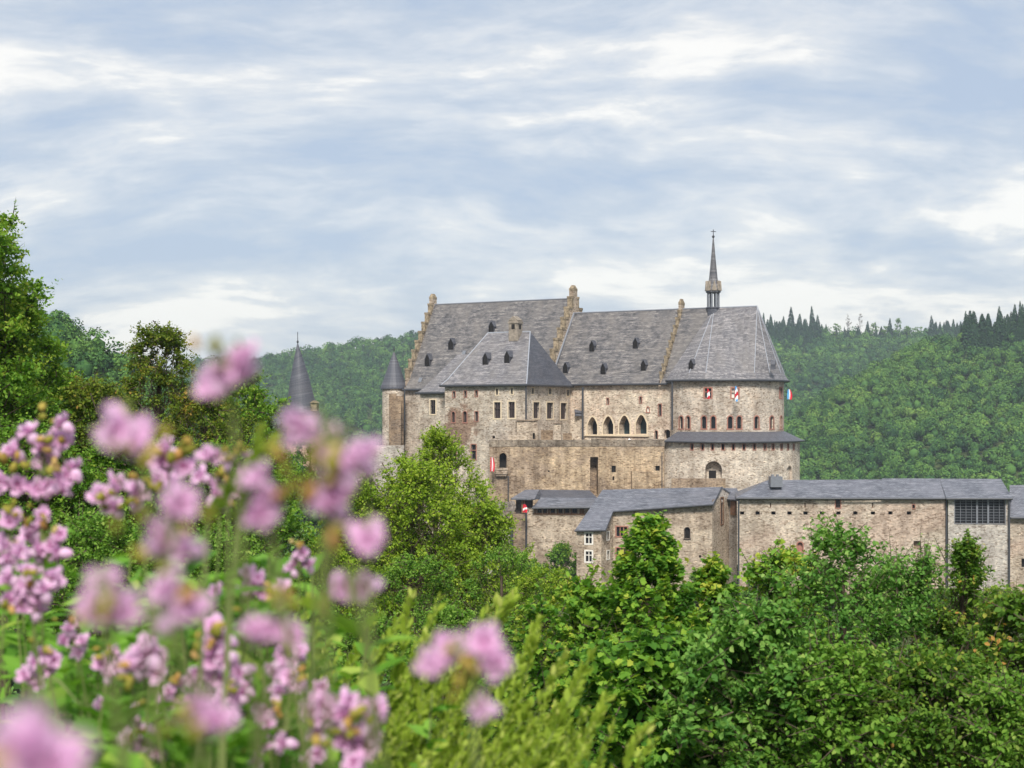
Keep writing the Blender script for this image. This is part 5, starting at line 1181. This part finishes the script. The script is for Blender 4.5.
def blossom_mesh(seed):
    """one balsam flower, about 1 unit across: spread ruffled petals round a pouch that hangs behind"""
    r = random.Random(seed); V = []; Fs = []; val = []
    def petal(rot, tilt, ln, wd, tone, roll=0.0):
        o = len(V); nu, nv = 5, 6
        for i in range(nu+1):
            u = i/nu; wid = wd*math.sin(math.pi*min(1, (.12+.88*u))**.8)**.7 if u < 1 else wd*.55
            for j in range(nv+1):
                v = j/nv*2-1; x = ln*u*(1-.12*v*v*u); y = wid*v*.5; z = .10*math.sin(v*5+seed+rot)*u+.16*u*u*ln - .1*v*v*u
                p = Vector((x, y, z)); p.rotate(Vector((0,1,0)).rotation_difference(Vector((0,1,0)))) 
                p = Vector((p.x*math.cos(tilt)-p.z*math.sin(tilt), p.y, p.x*math.sin(tilt)+p.z*math.cos(tilt)))
                p = Vector((p.x*math.cos(rot)-p.y*math.sin(rot), p.x*math.sin(rot)+p.y*math.cos(rot), p.z)); V.append(p)
        for i in range(nu):
            for j in range(nv):
                Fs.append((o+i*(nv+1)+j, o+i*(nv+1)+j+1, o+(i+1)*(nv+1)+j+1, o+(i+1)*(nv+1)+j)); val.append(min(1, max(0, tone+.22*(i/nu-.4)+r.uniform(-.05,.05))))
    for k in range(5): petal(k*2*math.pi/5+r.uniform(-.2,.2), r.uniform(.15,.55), r.uniform(.46,.6), r.uniform(.5,.66), .6)
    for k in range(4): petal(k*math.pi/2+r.uniform(-.3,.3)+.4, r.uniform(.75,1.1), r.uniform(.34,.46), r.uniform(.4,.5), .72)
    for k in range(3): petal(k*2*math.pi/3+r.uniform(-.3,.3), r.uniform(1.15,1.4), r.uniform(.2,.3), r.uniform(.2,.3), .3)
    o = len(V); nr, na = 6, 8
    for i in range(nr+1):
        u = i/nr; rad = .27*math.sin(math.pi*(.08+.9*(1-u)))**.7*(1-.35*u)+.015
        for j in range(na): a = 2*math.pi*j/na; V.append(Vector((rad*math.cos(a), rad*math.sin(a), .05-.62*u)))
    for i in range(nr):
        for j in range(na): Fs.append((o+i*na+j, o+i*na+(j+1)%na, o+(i+1)*na+(j+1)%na, o+(i+1)*na+j)); val.append(.62+.25*(1-i/nr))
    lp_ = np.concatenate([np.array(f) for f in Fs]); tt = np.array([len(f) for f in Fs])
    return raw_mesh('blossom', np.array([v[:] for v in V]), tt, lp_, {'rnd': np.array(val)}, [M['petal']], True)
BLO = [blossom_mesh(s) for s in range(4)]
def buds_mesh(pts, sizes, seed):
    r = np.random.default_rng(seed); n = len(pts); V = []; Fs = []; val = []
    for p, s in zip(pts, sizes):
        o = len(V); d = unit(r.normal(size=3)+np.array((0,0,.6))); q = Vector(d).to_track_quat('Z', 'Y'); tone = r.random()
        for i in range(5):
            u = i/4; rad = .42*math.sin(math.pi*(.08+.86*u))**.8
            for j in range(7):
                a = 2*math.pi*j/7; v = q @ Vector((rad*math.cos(a), rad*math.sin(a), u*1.3-.3)); V.append(np.array(p)+np.array(v)*s)
        for i in range(4):
            for j in range(7): Fs.append((o+i*7+j, o+i*7+(j+1)%7, o+(i+1)*7+(j+1)%7, o+(i+1)*7+j)); val.append(tone)
    return raw_mesh('buds', np.array(V), np.full(len(Fs),4), np.concatenate([np.array(f) for f in Fs]), {'rnd': np.array(val)}, [G['bud']], True)
def balsam(label, d, blooms, size, seed, nbud=8, nleaf=9, leaf=.10, budpx=None, group='pink balsam plants in flower'):
    r = np.random.default_rng(seed+500)
    if d > 1.2: d, size = d*1.55, size*1.72
    C = np.array([W(px, py, d) for px, py in blooms]); c = C.mean(0); top = c+np.array((0,0,size*.4))
    gx, gy = c[0]+r.uniform(-.35,.30), c[1]+r.uniform(.1,.5); gz = hz(gx, gy)
    root = thing('balsam_plant', label, 'flower', (gx, gy, gz), group)
    mb = MB(); mid = np.array((gx*.5+c[0]*.5+r.uniform(-.02,.02), gy*.5+c[1]*.5, gz+(top[2]-gz)*.55))
    foot = np.array((gx, gy, gz-.05)); nodes = [foot, mid, top]
    mb.tube([tuple(p) for p in nodes], [.0045,.0035,.002], 7)
    for p in C: mb.tube([tuple(top-np.array((0,0,size*.8))), tuple((top+p)/2+np.array((0,0,size*.5))), tuple(p)], [.0018,.0014,.0012], 5, cap=False)
    link(mb, 'stem', M['stem'], root)
    org = np.array((gx, gy, gz))
    for k, p in enumerate(C):
        o = add_obj('blossom', BLO[(seed+k) % 4], root, tuple(p+np.array((0,r.uniform(-.35,.35)*size,0))-org))
        s = size*r.uniform(.9,1.15); o.scale = (s,s,s)
        o.rotation_euler = (R(55)+r.normal(0,.45), r.normal(0,.4), r.normal(0,.9))
    bp = np.array([W(px, py, d) for px, py in budpx]) if budpx else top+r.normal(0, size*.75, (nbud,3))
    if budpx: k_ = 2 if d < 1.2 else 4; bp = np.repeat(bp, k_, 0)+r.normal(0, size*.22, (len(bp)*k_,3))
    bp = bp+np.array((0,-.55*size,0)); add_obj('buds', buds_mesh(bp-org, r.uniform(.25,.42,len(bp))*size, seed), root)
    t = r.uniform(.12,(.28 if d < 1.2 else .9),nleaf); leaf = leaf*(.75 if d < 1.2 else .9); st = np.where(t[:,None]<.55, foot+(mid-foot)*(t/.55)[:,None], mid+(top-mid)*((t-.55)/.45)[:,None])
    an = r.random(nleaf)*6.28; Ax = np.stack([np.cos(an), np.sin(an), r.uniform(-.1,.6,nleaf)],1); Nn = np.array((0,0,1.))+r.normal(0,.3,(nleaf,3))
    me = leaves_mesh('leaves', tmpl_lance(.17), st-org, Ax, Nn, leaf*r.uniform(.7,1.3,nleaf), np.clip(.55+r.normal(0,.2,nleaf),0,1), G['balsam']); add_obj('leaves', me, root)
    return root
FL = [
 ('blurred pink pair of blooms rising highest, left of the detached cone tower', .95, [(246,358),(236,372),(214,386),(222,378)], .026, [(205,361),(225,367)]),
 ('large blurred single bloom with an olive bud, above the middle of the left flowers', .95, [(131,437),(122,430)], .031, [(160,442),(152,452)]),
 ('small blurred bloom with ochre buds right of the large single bloom', 1.5, [(166,450),(163,461),(186,467)], .029, [(188,452),(180,456)]),
 ('row of small faded pink flowers and ochre buds on one level', 1.35, [(207,455),(216,457),(228,461),(250,458),(244,470)], .016, [(224,453),(236,452),(246,452)]),
 ('big blurred cluster of blooms at the centre of the left flowers', .82, [(178,505),(160,540),(184,548)], .024, [(142,520),(165,560),(200,520)]),
 ('loose pink cluster of small blooms left of the big blurred cluster', 1.55, [(98,496),(116,485),(136,490),(140,498),(113,508),(158,480),(170,482)], .025, [(110,498),(128,502),(146,478)]),
 ('pink blooms right behind the big blurred cluster', 1.6, [(201,476),(216,497),(224,503),(236,490),(217,485),(240,488)], .022, [(232,503),(222,474)]),
 ('large blurred pink cluster below the detached cone tower', .92, [(300,425),(328,446),(362,456),(345,468)], .031, [(288,463),(310,470),(345,445),(330,474)]),
 ('blurred bloom column hanging left below the tower cluster', .95, [(259,480),(268,497),(260,516)], .026, [(290,490),(285,480)]),
 ('single round blurred bloom under the tower cluster', .92, [(332,502)], .031, [(315,490)]),
 ('single round blurred bloom below the outer wall', .92, [(368,540)], .031, [(348,530)]),
 ('blurred double bloom in the middle before fine-leaved shrubs', 1.12, [(338,590),(366,588)], .027, [(334,602)]),
 ('tall pink cluster at the left edge with many ruffled blooms', 1.85, [(64,424),(31,433),(60,441),(48,446),(14,452),(40,462),(65,478),(20,485),(48,487),(62,487),(36,490),(3,482),(70,470)], .029, [(45,416),(50,440),(4,460),(22,466),(58,468)]),
 ('pink cluster below the tall left-edge cluster', 1.85, [(44,515),(34,530),(28,535),(62,535),(40,550),(52,545),(34,556),(60,553)], .025, [(28,512),(52,525),(20,540)]),
 ('low pink cluster at the left picture edge', 1.6, [(28,572),(8,578),(24,588),(45,590),(10,600),(38,600),(36,612),(50,580),(20,606)], .024, [(4,612),(30,580)]),
 ('big blurred round bloom with a green heart, lower left', .78, [(103,588),(90,612),(117,612)], .022, [(104,606),(108,608)]),
 ('big blurred pair of blooms beside the round green-hearted bloom', .78, [(167,592),(172,616),(194,608)], .023, [(186,600)]),
 ('pink bloom below the big blurred pair', 1.4, [(150,655),(157,662),(141,666),(160,672),(132,664),(148,648)], .025, [(130,675)]),
 ('upright pink bloom column right of the big blurred pair', 1.45, [(213,628),(222,640),(210,648),(214,660),(226,656),(196,676),(214,682),(240,672)], .024, [(218,636),(206,640)]),
 ('small pink cluster with buds before dark fine leaves', 1.7, [(248,573),(260,578),(247,590),(262,594),(255,586),(216,591),(282,586)], .021, [(232,603),(270,590)]),
 ('hanging row of elongated pale blooms', .98, [(256,630),(275,633),(293,636)], .023, [(270,606),(284,600)]),
 ('pink cluster at the bottom left of the yellow-green shoots', 1.25, [(312,710),(322,706),(334,715),(348,700),(342,716),(376,710),(370,718),(318,735),(345,742),(370,735),(365,750),(356,762)], .024, [(352,728),(336,732),(362,712)]),
 ('scattered small blooms along the bottom, left of the bottom cluster', 1.5, [(292,676),(298,686),(321,688),(276,694),(262,710),(266,722),(262,745),(285,742),(254,766),(310,758),(320,752)], .021, [(305,672),(242,746),(272,705)]),
 ('blurred drooping bloom near the bottom left', .75, [(196,712),(218,718)], .024, [(180,716),(190,726)]),
 ('very large blurred bloom in the bottom left corner', .48, [(34,748),(56,764)], .031, [(4,752)]),
 ('lone blurred arch of blooms before the yellow-green shoots', 1.0, [(434,662),(448,653),(484,642),(495,662),(482,710)], .025, [(455,662),(466,660),(452,676)]),
 ('small pale bloom among green leaves at the far lower left', 1.8, [(30,680),(24,676),(36,684),(102,704),(120,730),(134,712),(138,726)], .020, [(140,706),(105,710)]),
 ('small pink cluster low between the pair of blooms and the drooping bloom', 1.6, [(228,690),(238,700),(222,702),(246,690),(232,712)], .022, [(236,684)]),
 ('small pink cluster left of the bloom under the big pair', 1.9, [(72,628),(84,640),(64,640),(78,652)], .021, [(70,618)]),
 ('pink cluster over the low left-edge greenery', 1.7, [(12,520),(4,545),(20,552),(8,560)], .024, [(16,508)]),
 ('pink cluster right of the bloom under the big pair', 1.7, [(182,684),(170,692),(190,698),(164,704),(180,708)], .021, [(176,678)]),
 ('pink cluster under the hanging row of pale blooms', 1.6, [(282,656),(292,664),(274,668),(300,654),(286,676)], .021, [(290,648)]),
 ('pink cluster between far lower-left bloom and drooping bloom', 1.65, [(112,656),(100,664),(120,668),(108,676)], .021, [(106,650)]),
 ('small blooms low between corner bloom and drooping bloom', 1.5, [(128,738),(142,746),(150,734),(134,756),(160,752)], .021, [(144,728)]),
 ('pink blooms above the double bloom in the middle', 1.9, [(296,560),(304,552),(290,570),(308,566)], .02, [(300,546)]),
 ('pink cluster above the far lower-left bloom', 1.8, [(44,652),(54,660),(36,662),(48,670)], .021, [(46,644)]),
]
for i, (lb, d, bl, sz, bd) in enumerate(FL): balsam(lb, d, bl, sz, i, budpx=bd)
# ---- leafy balsam plants without flowers behind them
def leafy(label, px, top, d, n, leaf, seed, spread):
    r = np.random.default_rng(seed+900); d, leaf = d*1.6, leaf*1.2; x = (px-512)/F*d; z1 = ZZ(top+5, d); z0 = hz(x, d); H = z1-z0
    root = thing('leafy_plant', label, 'plant', (x, d, z0), 'leafy green plants under the flowers'); mb = MB(); P = []; A_ = []; V_ = []
    for k in range(9):
        a = r.random()*6.28; e = np.array((math.cos(a)*spread*r.random()**.5, math.sin(a)*spread*r.random()**.5, H-abs(r.normal(0,.16)))); s = np.array((e[0]*.3, e[1]*.3, -.05)); m = (s+e)/2+r.normal(0,.03,3)
        mb.tube([tuple(q+np.array((x,d,z0))) for q in (s,m,e)], [.006,.005,.002], 6)
        t = 1-.55*r.random(n)**1.4; P.append(s+(e-s)*t[:,None]); an = r.random(n)*6.28; A_.append(np.stack([np.cos(an),np.sin(an),r.uniform(-.2,.8,n)],1)); V_.append(np.clip(.25+.45*t+r.normal(0,.15,n),0,1))
    link(mb, 'stem', M['stem'], root); P = np.concatenate(P); n_ = len(P)
    add_obj('leaves', leaves_mesh('leaves', tmpl_lance(.2), P, np.concatenate(A_), np.array((0,0,1.))+r.normal(0,.35,(n_,3)), leaf*r.uniform(.6,1.2,n_), np.concatenate(V_), G['balsam']), root)
lv = [(15,505,2.4,'at the left edge below the tall cluster'),(85,535,2.2,'right of the low left-edge cluster'),(60,590,2.0,'between the low left-edge cluster and the green-hearted bloom'),(20,640,1.9,'at the left edge above the corner bloom'),(85,650,1.8,'left of the bloom under the big pair'),(130,560,2.1,'behind the big blurred centre cluster'),
      (185,640,1.7,'behind the big blurred pair'),(120,700,1.5,'below the bloom under the big pair'),(240,640,2.2,'behind the hanging row of pale blooms'),(265,700,1.8,'behind the scattered small blooms'),(200,700,1.5,'around the drooping bloom'),(60,710,1.6,'above the corner bloom'),
      (290,655,2.4,'below the hanging row of pale blooms'),(300,740,1.6,'left of the bottom cluster'),(170,745,1.4,'at the bottom edge right of the corner bloom'),(245,755,1.4,'at the bottom edge under the scattered blooms'),(245,520,1.9,'behind the bloom column under the tower cluster'),(285,540,1.7,'right of the bloom column under the tower cluster'),(340,690,2.2,'behind the bottom cluster'),(150,600,2.6,'between green-hearted bloom and big pair'),(30,545,3.0,'behind the cluster below the tall left-edge cluster'),(110,590,2.9,'behind the green-hearted bloom'),(190,600,2.8,'under the centre cluster, before the dark shrubs'),(230,690,2.3,'behind the upright bloom column'),(270,620,3.0,'behind the small cluster with buds'),(320,640,2.8,'left of the spiky shoots, behind the hanging row'),(160,690,2.2,'below the bloom under the big pair, right side'),(90,700,2.2,'between far lower-left bloom and drooping bloom')]
for i, (px, top, d, wh) in enumerate(lv): leafy('bright green leafy plant '+wh, px, top, d, 24, .085, i, .17*d**.5)
# ---- yellow-green spiky shoots, bottom centre
def heath(label, px, top, d, nsh, seed, lean=.45, spread=.16, shoot=.55, ls=1.0):
    d *= 1.45; spread *= 1.3; shoot *= 1.3
    r = np.random.default_rng(seed+1300); x = (px-512)/F*d; z1 = ZZ(top, d); z0 = hz(x, d); H = z1-z0
    root = thing('spiky_bush', label, 'bush', (x-lean*.3, d, z0), 'spiky yellow-green bushes'); org = np.array((x-lean*.3, d, z0)); mb = MB(); P=[]; A_=[]; S=[]; V_=[]
    for k in range(nsh):
        tip = np.array((x+r.normal(0,spread), d+r.normal(0,spread), z1-abs(r.normal(0,.12))- (0 if k else -.0)))
        if k == 0: tip = np.array((x, d, z1))
        dr_ = unit(np.array((lean+r.normal(0,.18), r.normal(0,.15), 1.0))); L_ = shoot*r.uniform(.7,1.2); bs = tip-dr_*L_
        mb.tube([tuple(org+np.array((r.normal(0,.04), r.normal(0,.04), -.03))), tuple((org+bs)/2+np.array((0,0,.08))), tuple(bs), tuple(tip)], [.006,.0045,.003,.001], 5)
        n = 140; t = np.sort(r.random(n)); p = bs+(tip-bs)*t[:,None]
        pr_ = unit(np.cross(dr_, r.normal(size=(n,3)))); P.append(p); A_.append(dr_*(.8+.4*t[:,None])+pr_*.7); S.append((.04*ls*(1-.4*t))*r.uniform(.7,1.2,n)); V_.append(np.clip(.2+.6*t+r.normal(0,.13,n),0,1))
    link(mb, 'stem', M['stem'], root); P = np.concatenate(P)
    add_obj('foliage', leaves_mesh('foliage', tmpl_oval(.2,.06), P-org, np.concatenate(A_), unit(r.normal(size=(len(P),3))+np.array((0,0,.6))), np.concatenate(S), np.concatenate(V_), G['heath']), root)
hs = [(412,594,3.0,5,'with the tallest double tip right of the double bloom'),(440,600,3.1,5,'behind the left end of the lone bloom arch'),(385,640,2.9,12,'left of the lone bloom arch'),(355,660,3.1,12,'beside the bottom pink cluster'),(430,650,3.0,12,'directly behind the lone bloom arch'),
      (410,700,2.7,14,'below the left end of the lone bloom arch'),(470,690,2.8,14,'below the lone bloom arch'),(505,596,3.2,4,'with one free blurred tip before the leftmost maple'),(530,700,2.9,10,'right of the lone bloom arch'),(592,655,2.7,5,'with a long free shoot before the dark lower maple'),
      (560,705,2.7,7,'under the long free shoot'),(500,735,2.5,14,'at the bottom edge below the bloom arch'),(440,745,2.4,14,'at the bottom edge right of the bottom cluster'),(645,728,2.4,5,'with the rightmost free shoot'),(585,750,2.4,9,'at the bottom edge under the rightmost free shoots'),
      (385,750,2.4,12,'at the bottom edge behind the bottom cluster'),(330,640,3.2,9,'behind the hanging row of pale blooms'),(462,640,3.3,9,'behind the right end of the bloom arch'),(545,740,2.6,10,'at the bottom edge right of the bloom arch')]
for i, (px, top, d, n, wh) in enumerate(hs): heath('spiky yellow-green bush '+wh, px, top, d, n if n < 6 else int(n*1.6), i, spread=(.16 if px < 480 else .075), ls=(1.5 if n < 6 else 1.0))
for px, top, d, lb in ((262,425,1.25,'single blurred green shoot pointing up before the rounded tree'),):
    heath(lb, px, top, d, 2, 77, lean=.5, spread=.02, shoot=.12, ls=.45)
# ------------------------------------------------------------------ air between the camera and the hills
def haze():
    mb = MB(); mb.box(-2600, 2600, -90, 2700, -330, 165)
    m = bpy.data.materials.new('haze'); m.use_nodes = True; t = m.node_tree; t.nodes.clear()
    out = N(t, 'ShaderNodeOutputMaterial'); v = N(t, 'ShaderNodeVolumePrincipled')
    v.inputs['Color'].default_value = (0.78, 0.88, 1.0, 1); v.inputs['Density'].default_value = 0.00015; v.inputs['Anisotropy'].default_value = 0.2
    L(t, v.outputs[0], out.inputs['Volume'])
    o = link(mb, 'haze', m); o['kind'] = 'stuff'
haze()
